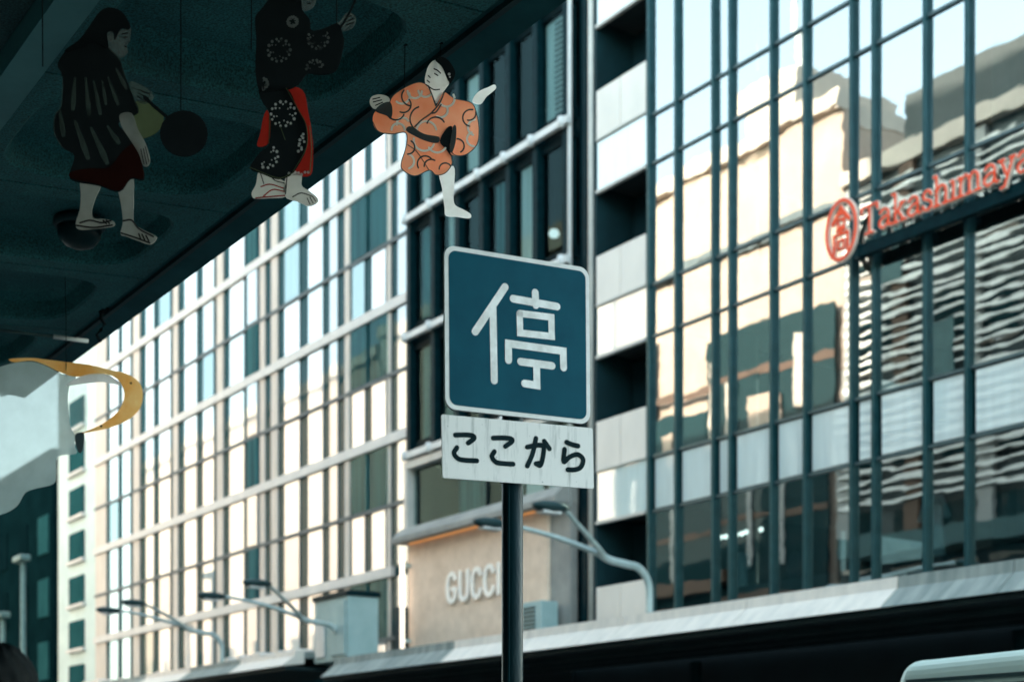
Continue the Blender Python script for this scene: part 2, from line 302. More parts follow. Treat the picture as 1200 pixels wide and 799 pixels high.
# ---------------------------------------------------------------- builders
def tag(o, label, cat, group=None, kind=None):
    if kind: o['kind'] = kind
    o['label'] = label; o['category'] = cat
    if group: o['group'] = group
    return o
def thing(name, label, cat, loc=(0, 0, 0), rot=(0, 0, 0), group=None):
    o = bpy.data.objects.new(name, None); COL.objects.link(o); o.empty_display_size = 0.3
    o.location = loc; o.rotation_euler = rot
    return tag(o, label, cat, group)
def base_of(p):
    v = Vector((0, 0, 0))
    while p: v = v + Vector(p.location); p = p.parent
    return v
class MB:
    def __init__(s): s.v = []; s.f = []
    def add(s, vs, fs):
        k = len(s.v); s.v += [tuple(p) for p in vs]; s.f += [tuple(i + k for i in q) for q in fs]; return s
    def box(s, x0, x1, y0, y1, z0, z1):
        return s.add([(x0, y0, z0), (x1, y0, z0), (x1, y1, z0), (x0, y1, z0), (x0, y0, z1), (x1, y0, z1), (x1, y1, z1), (x0, y1, z1)],
                     [(0, 3, 2, 1), (4, 5, 6, 7), (0, 1, 5, 4), (1, 2, 6, 5), (2, 3, 7, 6), (3, 0, 4, 7)])
    def prism_x(s, prof, x0, x1):                 # profile of (y, z), extruded along x
        n = len(prof)
        return s.add([(x0, y, z) for y, z in prof] + [(x1, y, z) for y, z in prof],
                     [tuple(range(n)), tuple(range(2 * n - 1, n - 1, -1))] + [(i, i + n, (i + 1) % n + n, (i + 1) % n) for i in range(n)])
    def prism_y(s, poly, y0, y1):                 # polygon of (x, z), extruded along y; y0 is the front
        a = sum(poly[i][0] * poly[(i + 1) % len(poly)][1] - poly[(i + 1) % len(poly)][0] * poly[i][1] for i in range(len(poly)))
        if a < 0: poly = poly[::-1]
        n = len(poly)
        return s.add([(x, y0, z) for x, z in poly] + [(x, y1, z) for x, z in poly],
                     [tuple(range(n)), tuple(range(2 * n - 1, n - 1, -1))] + [(i, i + n, (i + 1) % n + n, (i + 1) % n) for i in range(n)])
    def tube(s, pts, r, n=10):
        pts = [Vector(p) for p in pts]; rs = r if isinstance(r, (list, tuple)) else [r] * len(pts)
        rings = []; up = Vector((0.13, 0.21, 0.97))
        for i, p in enumerate(pts):
            d = (pts[min(i + 1, len(pts) - 1)] - pts[max(i - 1, 0)]).normalized()
            a = d.cross(up)
            if a.length < 0.05: a = d.cross(Vector((1, 0, 0)))
            a.normalize(); b = d.cross(a)
            rings.append([p + (a * math.cos(t) + b * math.sin(t)) * rs[i] for t in [2 * PI * k / n for k in range(n)]])
        vs = [q for g in rings for q in g]; fs = []
        for i in range(len(pts) - 1):
            for k in range(n): fs.append((i * n + k, i * n + (k + 1) % n, (i + 1) * n + (k + 1) % n, (i + 1) * n + k))
        fs += [tuple(range(n - 1, -1, -1)), tuple((len(pts) - 1) * n + k for k in range(n))]
        return s.add(vs, fs)
    def lathe(s, prof, c=(0, 0, 0), n=20):        # (r, z)
        vs = []; fs = []
        for r, z in prof:
            vs += [(c[0] + r * math.cos(2 * PI * k / n), c[1] + r * math.sin(2 * PI * k / n), c[2] + z) for k in range(n)]
        for i in range(len(prof) - 1):
            for k in range(n): fs.append((i * n + k, i * n + (k + 1) % n, (i + 1) * n + (k + 1) % n, (i + 1) * n + k))
        fs += [tuple(range(n - 1, -1, -1)), tuple((len(prof) - 1) * n + k for k in range(n))]
        return s.add(vs, fs)
    def build(s, name, m, parent=None, local=False, smooth=False, bevel=0.0, seg=2, fixn=False):
        v = [Vector(p) for p in s.v]
        lo = Vector([min(p[i] for p in v) for i in range(3)]); hi = Vector([max(p[i] for p in v) for i in range(3)])
        c = (lo + hi) / 2
        me = bpy.data.meshes.new(name); me.from_pydata([p - c for p in v], [], s.f); me.update()
        if fixn:
            bm = bmesh.new(); bm.from_mesh(me); bmesh.ops.recalc_face_normals(bm, faces=bm.faces); bm.to_mesh(me); bm.free()
        me.materials.append(MATS[m])
        o = bpy.data.objects.new(name, me); COL.objects.link(o)
        if parent:
            o.parent = parent; o.location = c if local else c - base_of(parent)
            if local and parent.parent: o.location = c - Vector(parent.location)
        else: o.location = c
        if smooth:
            for p in me.polygons: p.use_smooth = True
        if bevel:
            b = o.modifiers.new('bevel', 'BEVEL'); b.width = bevel; b.segments = seg; b.limit_method = 'ANGLE'; b.angle_limit = R(40)
        return o
CUBES = {}
def ub(name, m, parent, x0, x1, y0, y1, z0, z1, tilt=0.0):
    """a box piece that shares one unit mesh per material"""
    if m not in CUBES:
        b = MB().box(-.5, .5, -.5, .5, -.5, .5)
        me = bpy.data.meshes.new('piece_' + m); me.from_pydata(b.v, [], b.f); me.update(); me.materials.append(MATS[m]); CUBES[m] = me
    o = bpy.data.objects.new(name, CUBES[m]); COL.objects.link(o)
    c = Vector(((x0 + x1) / 2, (y0 + y1) / 2, (z0 + z1) / 2))
    o.scale = (abs(x1 - x0), abs(y1 - y0), abs(z1 - z0))
    if parent: o.parent = parent; o.location = c - base_of(parent)
    else: o.location = c
    if tilt: o.rotation_euler = (random.uniform(-tilt, tilt), 0, random.uniform(-tilt, tilt))
    return o
def sub(o_parent, name, m, x0, x1, y0, y1, z0, z1):
    """a sub-part below a part made with ub (undo the parent's scale)"""
    o = ub(name, m, None, x0, x1, y0, y1, z0, z1)
    c = Vector(o.location); o.parent = o_parent
    s = o_parent.scale
    d = c - base_of(o_parent)
    o.location = (d.x / s.x, d.y / s.y, d.z / s.z); o.scale = (o.scale.x / s.x, o.scale.y / s.y, o.scale.z / s.z)
    return o
def struct(o): o['kind'] = 'structure'; return o

def smooth_line(pts, k=6, closed=False):
    P = [Vector((*p, 0)) for p in pts]; n = len(P); out = []
    rng = range(n) if closed else range(n - 1)
    for i in rng:
        p1, p2 = P[i], P[(i + 1) % n]
        p0 = P[(i - 1) % n] if closed or i > 0 else p1 * 2 - p2
        p3 = P[(i + 2) % n] if closed or i + 2 < n else p2 * 2 - p1
        for j in range(k):
            t = j / k
            q = 0.5 * ((2 * p1) + (p2 - p0) * t + (2 * p0 - 5 * p1 + 4 * p2 - p3) * t * t + (3 * p1 - p0 - 3 * p2 + p3) * t ** 3)
            out.append((q.x, q.y))
    if not closed: out.append(tuple(P[-1][:2]))
    return out
def ribbon(pts, w, cap=6, square=False, taper=None):
    """outline polygon of a pen stroke"""
    P = [Vector(p) for p in pts]; L = []; Rr = []; n = len(P)
    for i in range(n):
        a = (P[i] - P[i - 1]).normalized() if i > 0 else None
        b = (P[i + 1] - P[i]).normalized() if i < n - 1 else None
        a = a or b; b = b or a
        na, nb = Vector((-a.y, a.x)), Vector((-b.y, b.x)); m = (na + nb)
        m = m.normalized() if m.length > 1e-6 else na
        hw = w / 2 * (taper[i] if taper else 1)
        k = hw / max(0.45, m.dot(na))
        L.append(P[i] + m * k); Rr.append(P[i] - m * k)
    out = [tuple(p) for p in L]
    if not square:
        d = (P[-1] - P[-2]).normalized(); a0 = math.atan2(d.x, -d.y); hw = w / 2 * (taper[-1] if taper else 1)
        for j in range(1, cap):
            t = a0 - PI * j / cap; out.append((P[-1].x + hw * math.cos(t), P[-1].y + hw * math.sin(t)))
    out += [tuple(p) for p in reversed(Rr)]
    if not square:
        d = (P[0] - P[1]).normalized(); a0 = math.atan2(d.x, -d.y); hw = w / 2 * (taper[0] if taper else 1)
        for j in range(1, cap):
            t = a0 - PI * j / cap; out.append((P[0].x + hw * math.cos(t), P[0].y + hw * math.sin(t)))
    return out

# ================================================================ the setting
GZ = -0.15
struct(MB().box(-700, 500, -600, 900, -0.6, -0.30).build('ground', 'asphalt'))
struct(MB().box(-260, 120, 3.40, 17.5, -0.30, GZ).build('road', 'asphalt'))
struct(MB().box(-260, 120, -2.6, 3.22, -0.30, 0.0).build('pavement_near', 'paving'))
struct(MB().box(-260, 120, 3.22, 3.40, -0.30, 0.0).build('kerb_near', 'kerb_stone', bevel=0.02))
struct(MB().box(-260, 120, 17.68, 21.6, -0.30, 0.0).build('pavement_far', 'paving'))
struct(MB().box(-260, 120, 17.5, 17.68, -0.30, 0.0).build('kerb_far', 'kerb_stone', bevel=0.02))
for k in range(16):
    ln = ub('lane_marking', 'road_paint', None, -70 + k * 8, -66 + k * 8, 10.25, 10.40, GZ, GZ + 0.004); struct(ln)

# ================================================================ department store (glass facade)
FY = 21.0
MX = [-24.81, -23.90, -22.72, -22.20, -21.00, -20.09, -18.89, -18.35, -17.16, -16.25, -14.95, -14.35, -13.10, -12.20, -11.0, -9.9, -8.6]
ROWS = [(5.0, 7.42, 'v'), (7.48, 8.63, 's'), (8.69, 11.30, 'v'), (11.36, 12.45, 'v'), (12.51, 15.15, 'v'), (15.21, 16.23, 'v'), (16.29, 18.96, 'v'), (19.02, 20.06, 'v'), (20.12, 22.8, 'v'), (22.86, 23.9, 's'), (23.96, 26.6, 'v'), (26.66, 27.7, 's')]
TR = [4.97, 7.45, 8.66, 11.33, 12.48, 15.18, 16.26, 18.99, 20.09, 22.83, 23.93, 26.63, 27.73]
XL, XR = -26.72, MX[-1]
st = thing('department_store', 'department store with teal glass curtain wall, metal fins and stacked balconies', 'building', (-18, FY, 0))
for x in MX:
    m_ = ub('mullion', 'mullion_metal', st, x - 0.034, x + 0.034, FY - 0.10, FY + 0.12, 4.75, 30.2)
for z in TR:
    ub('transom', 'transom_metal', st, MX[0] + 0.08, XR, FY - 0.035, FY + 0.09, z - 0.03, z + 0.03)
for i in range(len(MX) - 1):
    for z0, z1, k in ROWS:
        ub('pane' if k == 'v' else 'spandrel_panel', 'store_glass' if k == 'v' else 'spandrel_glass', st,
           MX[i] + (0.05 if k == 'v' else 0.13), MX[i + 1] - (0.05 if k == 'v' else 0.13), FY + 0.01, FY + 0.03, z0 + (0 if k == 'v' else 0.03), z1 - (0 if k == 'v' else 0.03), tilt=0.0055)
        if k == 's': ub('spandrel_backing', 'dark_steel', st, MX[i] + 0.05, MX[i + 1] - 0.05, FY + 0.045, FY + 0.07, z0, z1)
for z in (4.75, 7.5, 11.45, 15.3, 19.1, 22.9, 26.8):
    ub('floor_slab', 'slab', st, MX[0] + 0.1, XR, FY + 0.15, FY + 13, z + 0.1, z + 0.75)
ub('back_wall', 'interior_dark', st, MX[0], XR, FY + 13, FY + 13.3, 0, 30)
ub('end_wall', 'interior_wall', st, XR, XR + 0.3, FY, FY + 13.3, 0, 30)
for x in (-24.2, -20.6, -17.0, -13.4):
    MB().lathe([(0.36, 4.85), (0.36, 29)], (x, FY + 2.2, 0), 18).build('column', 'interior_wall', st, smooth=False)
for x in (-19.6, -15.6):
    ub('display_wall', 'interior_wall', st, x - 0.5, x + 0.5, FY + 3.6, FY + 3.7, 5.5, 7.4)
ub('parapet', 'transom_metal', st, -27.62, XR + 0.3, FY - 0.05, FY + 13.4, 30.2, 31.4)
ub('roof', 'slab', st, -27.62, XR + 0.3, FY + 0.1, FY + 13.3, 29.6, 30.1)
# balcony strip
BX0, BX1 = XL + 0.06, MX[0] - 0.08
zb = 4.80
for k in range(6):
    o = 3.85 * k
    ub('balcony_panel', 'balcony_panel', st, BX0, (BX0 + BX1) / 2 - 0.012, FY - 0.10, FY - 0.04, zb + o - 0.0 + 0.03, 5.95 + o)
    ub('balcony_panel', 'balcony_panel', st, (BX0 + BX1) / 2 + 0.012, BX1, FY - 0.10, FY - 0.04, zb + o + 0.03, 5.95 + o)
    ub('spandrel_panel', 'spandrel_glass', st, BX0, BX1, FY - 0.075, FY - 0.04, 7.50 + o, 8.62 + o, tilt=0.002)
    ub('ledge', 'pipe_pale', st, BX0, BX1, FY - 0.13, FY - 0.03, 7.41 + o, 7.485 + o)
    ub('ledge', 'pipe_pale', st, BX0, BX1, FY - 0.13, FY - 0.03, 8.635 + o, 8.675 + o)
    ub('floor_slab', 'slab', st, BX0, BX1, FY + 0.0, FY + 2.2, 7.6 + o, 8.55 + o)
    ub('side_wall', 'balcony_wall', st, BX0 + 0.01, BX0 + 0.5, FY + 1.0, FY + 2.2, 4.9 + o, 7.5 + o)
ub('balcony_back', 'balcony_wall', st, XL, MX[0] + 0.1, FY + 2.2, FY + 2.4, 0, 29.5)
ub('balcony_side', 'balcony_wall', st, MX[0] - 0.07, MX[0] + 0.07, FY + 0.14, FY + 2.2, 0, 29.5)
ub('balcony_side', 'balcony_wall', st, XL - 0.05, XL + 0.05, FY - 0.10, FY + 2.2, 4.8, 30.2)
ub('recess_wall', 'dark_steel', st, -27.62, XL - 0.06, FY + 0.15, FY + 0.45, 0, 30.2)
MB().tube([(-26.88, FY - 0.08, 4.8), (-26.88, FY - 0.08, 30)], 0.075, 10).build('downpipe', 'pipe_pale', st, smooth=True)
ub('corner_fin', 'dark_steel', st, -27.25, -27.10, FY - 0.05, FY + 0.15, 4.8, 30.2)
# ground-floor shop front below the canopy
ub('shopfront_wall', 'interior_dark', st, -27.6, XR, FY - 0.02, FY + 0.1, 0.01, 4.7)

# hanging clothes and lamps inside the first storey
def garment(x, y, z, h, m, label):
    w = h * 0.36
    pts = [(-0.16 * h, 0), (-0.06 * h, 0.03 * h), (0.06 * h, 0.03 * h), (0.16 * h, 0), (w * 0.85, -0.33 * h), (w * 0.6, -0.36 * h), (0.15 * h, -0.16 * h),
           (0.17 * h, -0.6 * h), (0.22 * h, -1.0 * h), (0.07 * h, -0.97 * h), (-0.08 * h, -1.0 * h), (-0.22 * h, -0.96 * h), (-0.16 * h, -0.6 * h), (-0.15 * h, -0.16 * h), (-w * 0.6, -0.36 * h), (-w * 0.85, -0.33 * h)]
    g = thing('hanging_garment', label, 'garment', (x, y, z))
    MB().prism_y([(p[0] + x, p[1] + z) for p in pts], y - 0.05, y + 0.05).build('cloth', m, g, bevel=0.03, seg=3)
    MB().tube([(x - 0.14 * h, y, z + 0.01), (x, y, z + 0.07 * h), (x + 0.14 * h, y, z + 0.01)], 0.012, 6).add(*[[], []]).build('hanger', 'lamp_dark', g)
    MB().tube([(x, y, z + 0.07 * h), (x, y, z + 0.16 * h), (x + 0.03, y, z + 0.19 * h)], 0.008, 6).build('hook', 'lamp_dark', g)
garment(-17.75, FY + 0.9, 6.75, 1.25, 'garment_pale', 'pale garment hanging behind the glass below the red lettering')
garment(-22.9, FY + 0.9, 6.35, 1.05, 'garment_pale', 'pale garment hanging behind the glass beneath the row of bright bulbs')
garment(-15.6, FY + 1.6, 6.6, 1.1, 'garment_dark', 'dark garment hanging behind the glass near a column')
garment(-21.6, FY + 1.2, 6.2, 0.9, 'garment_dark', 'dark garment hanging behind narrow glass beside the bulbs')
bl = thing('bulb_row', 'row of small bright bulbs on a bar inside the store window', 'lamp', (-23.3, FY + 1.0, 6.9))
MB().tube([(-23.75, FY + 1.0, 6.88), (-22.3, FY + 1.0, 6.88)], 0.02, 6).build('bar', 'lamp_dark', bl)
for x in (-23.62, -23.47, -23.30, -23.12, -22.97, -22.84, -22.38):
    MB().lathe([(0.005, -0.055), (0.04, -0.035), (0.055, 0.0), (0.04, 0.035), (0.015, 0.05)], (x, FY + 1.0, 6.80 + random.uniform(0, .03)), 10).build('bulb', 'bulb_glow', bl, smooth=True)
for (x, z, lb) in ((-17.3, 6.9, 'small ceiling spotlight glowing near the pale garment below the red lettering'), (-15.0, 6.95, 'small ceiling spotlight glowing past the dark garment in the store'), (-19.3, 6.4, 'small low-hung spotlight glowing before a pale display wall in the store')):
    t = thing('spotlight', lb, 'lamp', (x, FY + 2.6, z), group='ceiling spotlights inside the store')
    MB().lathe([(0.03, 0.12), (0.06, 0.10), (0.075, 0.0), (0.07, -0.01)], (x, FY + 2.6, z), 12).build('housing', 'lamp_metal', t, smooth=True)
    MB().lathe([(0.062, -0.012), (0.05, -0.03), (0.004, -0.035)], (x, FY + 2.6, z), 12).build('lens', 'bulb_glow', t, smooth=True)
    MB().tube([(x, FY + 2.6, z + 0.11), (x, FY + 2.6, 7.65)], 0.012, 6).build('stem', 'lamp_dark', t)

# ---- red letters on the glass
def letters_on(parent, glyphs, text, x0, z0, unit, y, w_red, w_out, m_red, m_out, gap=0.06, shear=0.0):
    x = x0
    for ch in text:
        adv, strokes = glyphs[ch]
        face = MB(); outl = MB()
        for q, (pts, curved) in enumerate(strokes):
            pp = smooth_line(pts, 5) if curved else pts
            P = [(x + (a + shear * b) * unit, z0 + b * unit) for a, b in pp]
            face.prism_y(ribbon(P, w_red * unit), y - 0.075 - 0.0012 * q, y - 0.03)
            if w_out: outl.prism_y(ribbon(P, w_out * unit), y - 0.060 - 0.0012 * q, y)
        lt = face.build('letter', m_red, parent)
        if w_out: 
            ob = outl.build('outline', m_out, lt)
        x += (adv + gap) * unit
    return x
SERIF = {
 'T': (1.15, [([(0.02, 1.5), (1.12, 1.5)], 0), ([(0.57, 1.5), (0.57, 0.0)], 0), ([(0.02, 1.5), (0.0, 1.2)], 0), ([(1.12, 1.5), (1.14, 1.2)], 0), ([(0.32, 0), (0.82, 0)], 0)]),
 'a': (0.92, [([(0.12, 0.82), (0.35, 1.0), (0.62, 0.9), (0.7, 0.62), (0.7, 0.2), (0.76, 0.03), (0.92, 0.04)], 1), ([(0.68, 0.58), (0.4, 0.56), (0.12, 0.4), (0.1, 0.15), (0.3, 0.0), (0.55, 0.08), (0.69, 0.28)], 1)]),
 'k': (0.95, [([(0.18, 1.55), (0.18, 0)], 0), ([(0.0, 1.55), (0.18, 1.55)], 0), ([(0.0, 0), (0.36, 0)], 0), ([(0.72, 0.95), (0.2, 0.42)], 0), ([(0.38, 0.58), (0.78, 0.0)], 0), ([(0.55, 0.96), (0.86, 0.96)], 0), ([(0.6, 0), (0.95, 0)], 0)]),
 's': (0.72, [([(0.6, 0.75), (0.52, 0.94), (0.32, 1.0), (0.12, 0.85), (0.16, 0.62), (0.4, 0.5), (0.6, 0.36), (0.6, 0.12), (0.38, 0.0), (0.15, 0.06), (0.06, 0.26)], 1)]),
 'h': (1.0, [([(0.18, 1.55), (0.18, 0)], 0), ([(0.0, 1.55), (0.18, 1.55)], 0), ([(0.0, 0), (0.36, 0)], 0), ([(0.18, 0.65), (0.35, 0.93), (0.58, 0.98), (0.76, 0.8), (0.78, 0.5), (0.78, 0.0)], 1), ([(0.6, 0), (0.96, 0)], 0)]),
 'i': (0.42, [([(0.2, 0.96), (0.2, 0)], 0), ([(0.03, 0.96), (0.2, 0.96)], 0), ([(0.0, 0), (0.4, 0)], 0)]),
 'm': (1.5, [([(0.18, 0.96), (0.18, 0)], 0), ([(0.0, 0.96), (0.18, 0.96)], 0), ([(0.0, 0), (0.36, 0)], 0), ([(0.18, 0.65), (0.34, 0.93), (0.55, 0.98), (0.70, 0.8), (0.72, 0.5), (0.72, 0.0)], 1), ([(0.56, 0), (0.88, 0)], 0), ([(0.72, 0.65), (0.88, 0.93), (1.08, 0.98), (1.24, 0.8), (1.26, 0.5), (1.26, 0.0)], 1), ([(1.08, 0), (1.44, 0)], 0)]),
 'y': (0.95, [([(0.12, 0.96), (0.48, 0.06)], 0), ([(0.82, 0.96), (0.46, 0.0), (0.32, -0.38), (0.1, -0.42)], 0), ([(0.0, 0.96), (0.3, 0.96)], 0), ([(0.65, 0.96), (0.95, 0.96)], 0)]),
}
sg = thing('store_sign', 'red serif lettering with round crest mounted on the glass facade', 'sign', (-17, FY - 0.5, 11.4))
SY = FY - 0.42
letters_on(sg, SERIF, 'Takashimaya', -18.27, 11.48, 0.333, SY, 0.115, 0.20, 'sign_red', 'sign_cream', gap=0.055)
ub('rail', 'dark_steel', sg, -18.45, -14.6, SY + 0.03, SY + 0.16, 11.16, 11.38)
for x in (-18.35, -17.16, -16.25, -14.95):
    ub('bracket', 'dark_steel', sg, x - 0.04, x + 0.04, SY + 0.16, FY - 0.12, 11.20, 11.34)
ub('letter_dot', 'ledge_dark', sg, -16.60, -16.53, SY - 0.05, SY, 11.97, 12.08)
EC = (-18.77, 11.75)
def ell(rx, rz, n=40): return [(EC[0] + rx * math.cos(2 * PI * k / n), EC[1] + rz * math.sin(2 * PI * k / n)) for k in range(n)]
def ring(mb, rx, rz, w, y0, y1, n=44):
    vs = []; fs = []
    for k in range(n):
        a = 2 * PI * k / n; c_, s_ = math.cos(a), math.sin(a)
        for (d, y) in ((0, y0), (w, y0), (w, y1), (0, y1)): vs.append((EC[0] + (rx - d) * c_, y, EC[1] + (rz - d) * s_))
    for k in range(n):
        for j in range(4): fs.append((k * 4 + j, k * 4 + (j + 1) % 4, ((k + 1) % n) * 4 + (j + 1) % 4, ((k + 1) % n) * 4 + j))
    return mb.add(vs, fs)
emb = ring(MB(), 0.385, 0.575, 0.055, SY - 0.075, SY - 0.03).build('crest_ring', 'sign_red', sg, fixn=True)
ring(MB(), 0.412, 0.602, 0.108, SY - 0.055, SY + 0.0).build('outline', 'sign_cream', emb, fixn=True)
cr = MB(); co = MB()
cs = [([(0, .40), (-.24, .16)], .10), ([(0, .40), (.24, .16)], .10), ([(0, .44), (0, .30)], .09), ([(-.09, .20), (.09, .20), (.09, .05), (-.09, .05), (-.09, .20)], .055),
      ([(0, .05), (0, -.04)], .09), ([(-.2, -.42), (-.2, -.08), (.2, -.08), (.2, -.42)], .065), ([(-.085, -.36), (-.085, -.2), (.085, -.2), (.085, -.36), (-.085, -.36)], .05), ([(-.12, -.0), (.12, -.0)], .06)]
for q, (pts, w) in enumerate(cs):
    P = [(EC[0] + a * 0.82, EC[1] + b * 0.98) for a, b in pts]
    cr.prism_y(ribbon(P, w * 0.72), SY - 0.075 - 0.0012 * q, SY - 0.03)
    co.prism_y(ribbon(P, w * 0.72 + 0.028), SY - 0.055 - 0.0012 * q, SY - 0.028)
cg = cr.build('crest_character', 'sign_red', sg); co.build('outline', 'sign_cream', cg)

# ================================================================ dark office building
DX0, DX1 = -35.30, -27.64
db = thing('dark_office', 'black framed office block with curtained windows and thin white floor bands', 'building', (-31.5, FY, 0))
PX = [-27.80, -29.05, -30.23, -31.45, -32.62, -33.85, -35.15]
BZ = [10.54, 13.86, 17.17, 20.42, 23.7, 27.0]
for x in PX:
    ub('post', 'dark_steel', db, x - 0.10, x + 0.10, FY - 0.16, FY + 0.1, 10.7, 28.5)
MB().tube([(-27.66, FY - 0.12, 8.0), (-27.66, FY - 0.12, 28.4)], 0.055, 8).build('downpipe', 'white_band', db, smooth=True)
for z in BZ:
    ub('floor_band', 'white_band', db, DX0, -27.56, FY - 0.30, FY - 0.165, z - 0.085, z + 0.085)
    for x in PX:
        MB().lathe([(0.02, -0.15), (0.09, -0.12), (0.105, 0.0), (0.09, 0.12), (0.02, 0.15)], (x, FY - 0.27, z), 10).build('band_node', 'white_band', db, smooth=True)
    ub('floor_slab', 'interior_dark', db, DX0, DX1, FY + 0.12, FY + 9, z - 0.18, z + 0.18)
    ub('sill_frame', 'black_frame', db, DX0, DX1, FY - 0.02, FY + 0.115, z - 0.35, z - 0.1)
    ub('sill_frame', 'black_frame', db, DX0, DX1, FY - 0.02, FY + 0.115, z + 0.1, z + 0.4)
ub('back_wall', 'interior_dark', db, DX0, DX1, FY + 9, FY + 9.2, 0, 28.4)
ub('side_wall', 'interior_dark', db, DX0 - 0.01, DX0 + 0.19, FY + 0.13, FY + 9, 5.0, 28.4)
ub('roof', 'slab', db, DX0, DX1, FY - 0.1, FY + 9.2, 28.5, 29.3)
crng = random.Random(3)
def slat_blind(parent, x0, x1, y, z0, z1):
    b = ub('blind', 'curtain_pale', parent, x0, x1, y, y + 0.03, z0, z1)
    n = int((z1 - z0) / 0.13)
    for k in range(n):
        z = z0 + (k + 0.2) * 0.13
        sub(b, 'slat', 'ledge_dark', x0 + (x1 - x0) * 0.42, x1 - (x1 - x0) * 0.3, y - 0.03, y - 0.005, z, z + 0.05)
for i in range(len(PX) - 1):
    x1, x0 = PX[i] - 0.11, PX[i + 1] + 0.11
    for j in range(len(BZ) - 1):
        z0, z1 = BZ[j] + 0.41, BZ[j + 1] - 0.36
        ub('pane', 'dark_glass', db, x0, x1, FY + 0.02, FY + 0.04, z0, z1, tilt=0.002)
        if i == 0 and j in (2, 3): slat_blind(db, x0 + 0.05, x1 - 0.05, FY + 0.09, z0 + 0.05, z1 - 0.05)
        elif (i, j) in ((3, 2), (4, 1), (5, 1), (5, 2), (1, 1), (4, 0), (2, 1), (0, 0), (5, 0)):
            a = x0 + (x1 - x0) * crng.uniform(0.1, 0.4)
            ub('curtain', 'curtain_pale' if (i, j) in ((3, 2), (1, 1), (4, 1), (5, 2)) else 'curtain_teal', db, a, a + (x1 - x0) * crng.uniform(0.35, 0.6), FY + 0.07, FY + 0.11, z0, z1)
for (x, z, lb) in ((-31.0, 19.2, 'round lamp on short cord in the upper lit storey of the black office'), (-29.9, 18.4, 'round lamp hung lower, beside the slatted blind of the black office'), (-29.5, 15.6, 'round lamp next to the pale curtain below the white band of the black office'), (-30.9, 15.9, 'round lamp above the top of the blue traffic sign in the black office')):
    t = thing('ceiling_lamp', lb, 'lamp', (x, FY + 1.8, z), group='round lamps inside the dark office')
    MB().lathe([(0.02, 0.12), (0.10, 0.10), (0.15, 0.0), (0.10, -0.08), (0.02, -0.1)], (x, FY + 1.8, z), 12).build('shade', 'lamp_glow', t, smooth=True)
    zc = min(b for b in BZ if b > z) - 0.15
    MB().tube([(x, FY + 1.8, z + 0.1), (x, FY + 1.8, zc)], 0.012, 6).build('cord', 'lamp_dark', t)
# storey above the shop wall: framed window beneath a concrete eave
ub('window_frame', 'pipe_pale', db, DX0 + 0.03, DX0 + 0.20, FY - 0.22, FY + 0.1, 8.52, 10.38)
ub('window_frame', 'pipe_pale', db, DX0 + 0.21, DX1, FY - 0.22, FY + 0.1, 10.18, 10.38)
ub('pane', 'dark_glass', db, DX0 + 0.22, -31.4, FY + 0.0, FY + 0.02, 8.55, 10.16)
ub('pane', 'dark_glass', db, -31.3, DX1, FY + 0.0, FY + 0.02, 8.55, 10.16)
ub('mullion', 'black_frame', db, -31.39, -31.31, FY - 0.05, FY + 0.08, 8.53, 10.17)
for (a, b_) in ((-30.9, -30.1), (-29.9, -29.2), (-28.9, -28.1)):
    ub('blind', 'grid_white', db, a, b_, FY + 0.2, FY + 0.24, 8.6, 10.1)
ub('curtain', 'curtain_teal', db, -33.2, -31.9, FY + 0.3, FY + 0.36, 8.6, 10.1)
MB().prism_x([(FY - 0.62, 8.06), (FY + 0.1, 8.06), (FY + 0.1, 8.5), (FY - 0.30, 8.5), (FY - 0.62, 8.2)], DX0, -27.62).build('eave', 'concrete_wall', db)
ub('light_strip', 'strip_glow', db, DX0 + 0.4, -28.9, FY - 0.30, FY - 0.25, 8.025, 8.055)
ub('shop_wall', 'shop_plaster', db, DX0 + 0.25, -28.45, FY - 0.2, FY + 0.1, 4.8, 8.055)
ub('corner_wall', 'concrete_wall', db, -28.44, DX1, FY - 0.12, FY + 0.1, 4.8, 8.055)
MB().tube([(DX0 + 0.33, FY - 0.45, 5.05), (DX0 + 0.33, FY - 0.45, 7.75)], 0.065, 10).build('light_tube', 'tube_glow', db, smooth=True)
ub('tube_bracket', 'lamp_metal', db, DX0 + 0.28, DX0 + 0.38, FY - 0.40, FY - 0.2, 5.3, 5.4)
ub('tube_bracket', 'lamp_metal', db, DX0 + 0.28, DX0 + 0.38, FY - 0.40, FY - 0.2, 7.4, 7.5)
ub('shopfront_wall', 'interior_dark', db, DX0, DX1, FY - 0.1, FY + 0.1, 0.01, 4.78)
ub('low_wall', 'balcony_wall', db, DX0 - 0.02, DX0 + 0.24, FY - 0.5, FY + 0.12, 0.01, 6.3)
SANS = {
 'G': (0.95, [([(0.86, 1.2), (0.6, 1.5), (0.3, 1.42), (0.1, 1.1), (0.08, 0.6), (0.2, 0.18), (0.5, 0.0), (0.8, 0.16), (0.88, 0.6)], 1), ([(0.88, 0.66), (0.55, 0.66)], 0)]),
 'U': (0.95, [([(0.1, 1.5), (0.1, 0.5), (0.2, 0.12), (0.48, 0.0), (0.76, 0.12), (0.86, 0.5), (0.86, 1.5)], 1)]),
 'C': (0.92, [([(0.86, 1.2), (0.62, 1.48), (0.32, 1.42), (0.1, 1.1), (0.08, 0.55), (0.2, 0.16), (0.5, 0.0), (0.8, 0.16), (0.88, 0.35)], 1)]),
 'I': (0.35, [([(0.17, 1.5), (0.17, 0.0)], 0)]),
}
gs = thing('shop_sign', 'pale raised capital letters on the peach plaster shop wall', 'sign', (-31.7, FY - 0.25, 6.2))
letters_on(gs, SANS, 'GUCCI', -32.95, 6.22, 0.49, FY - 0.205, 0.25, 0, 'letter_white', None, gap=0.28)
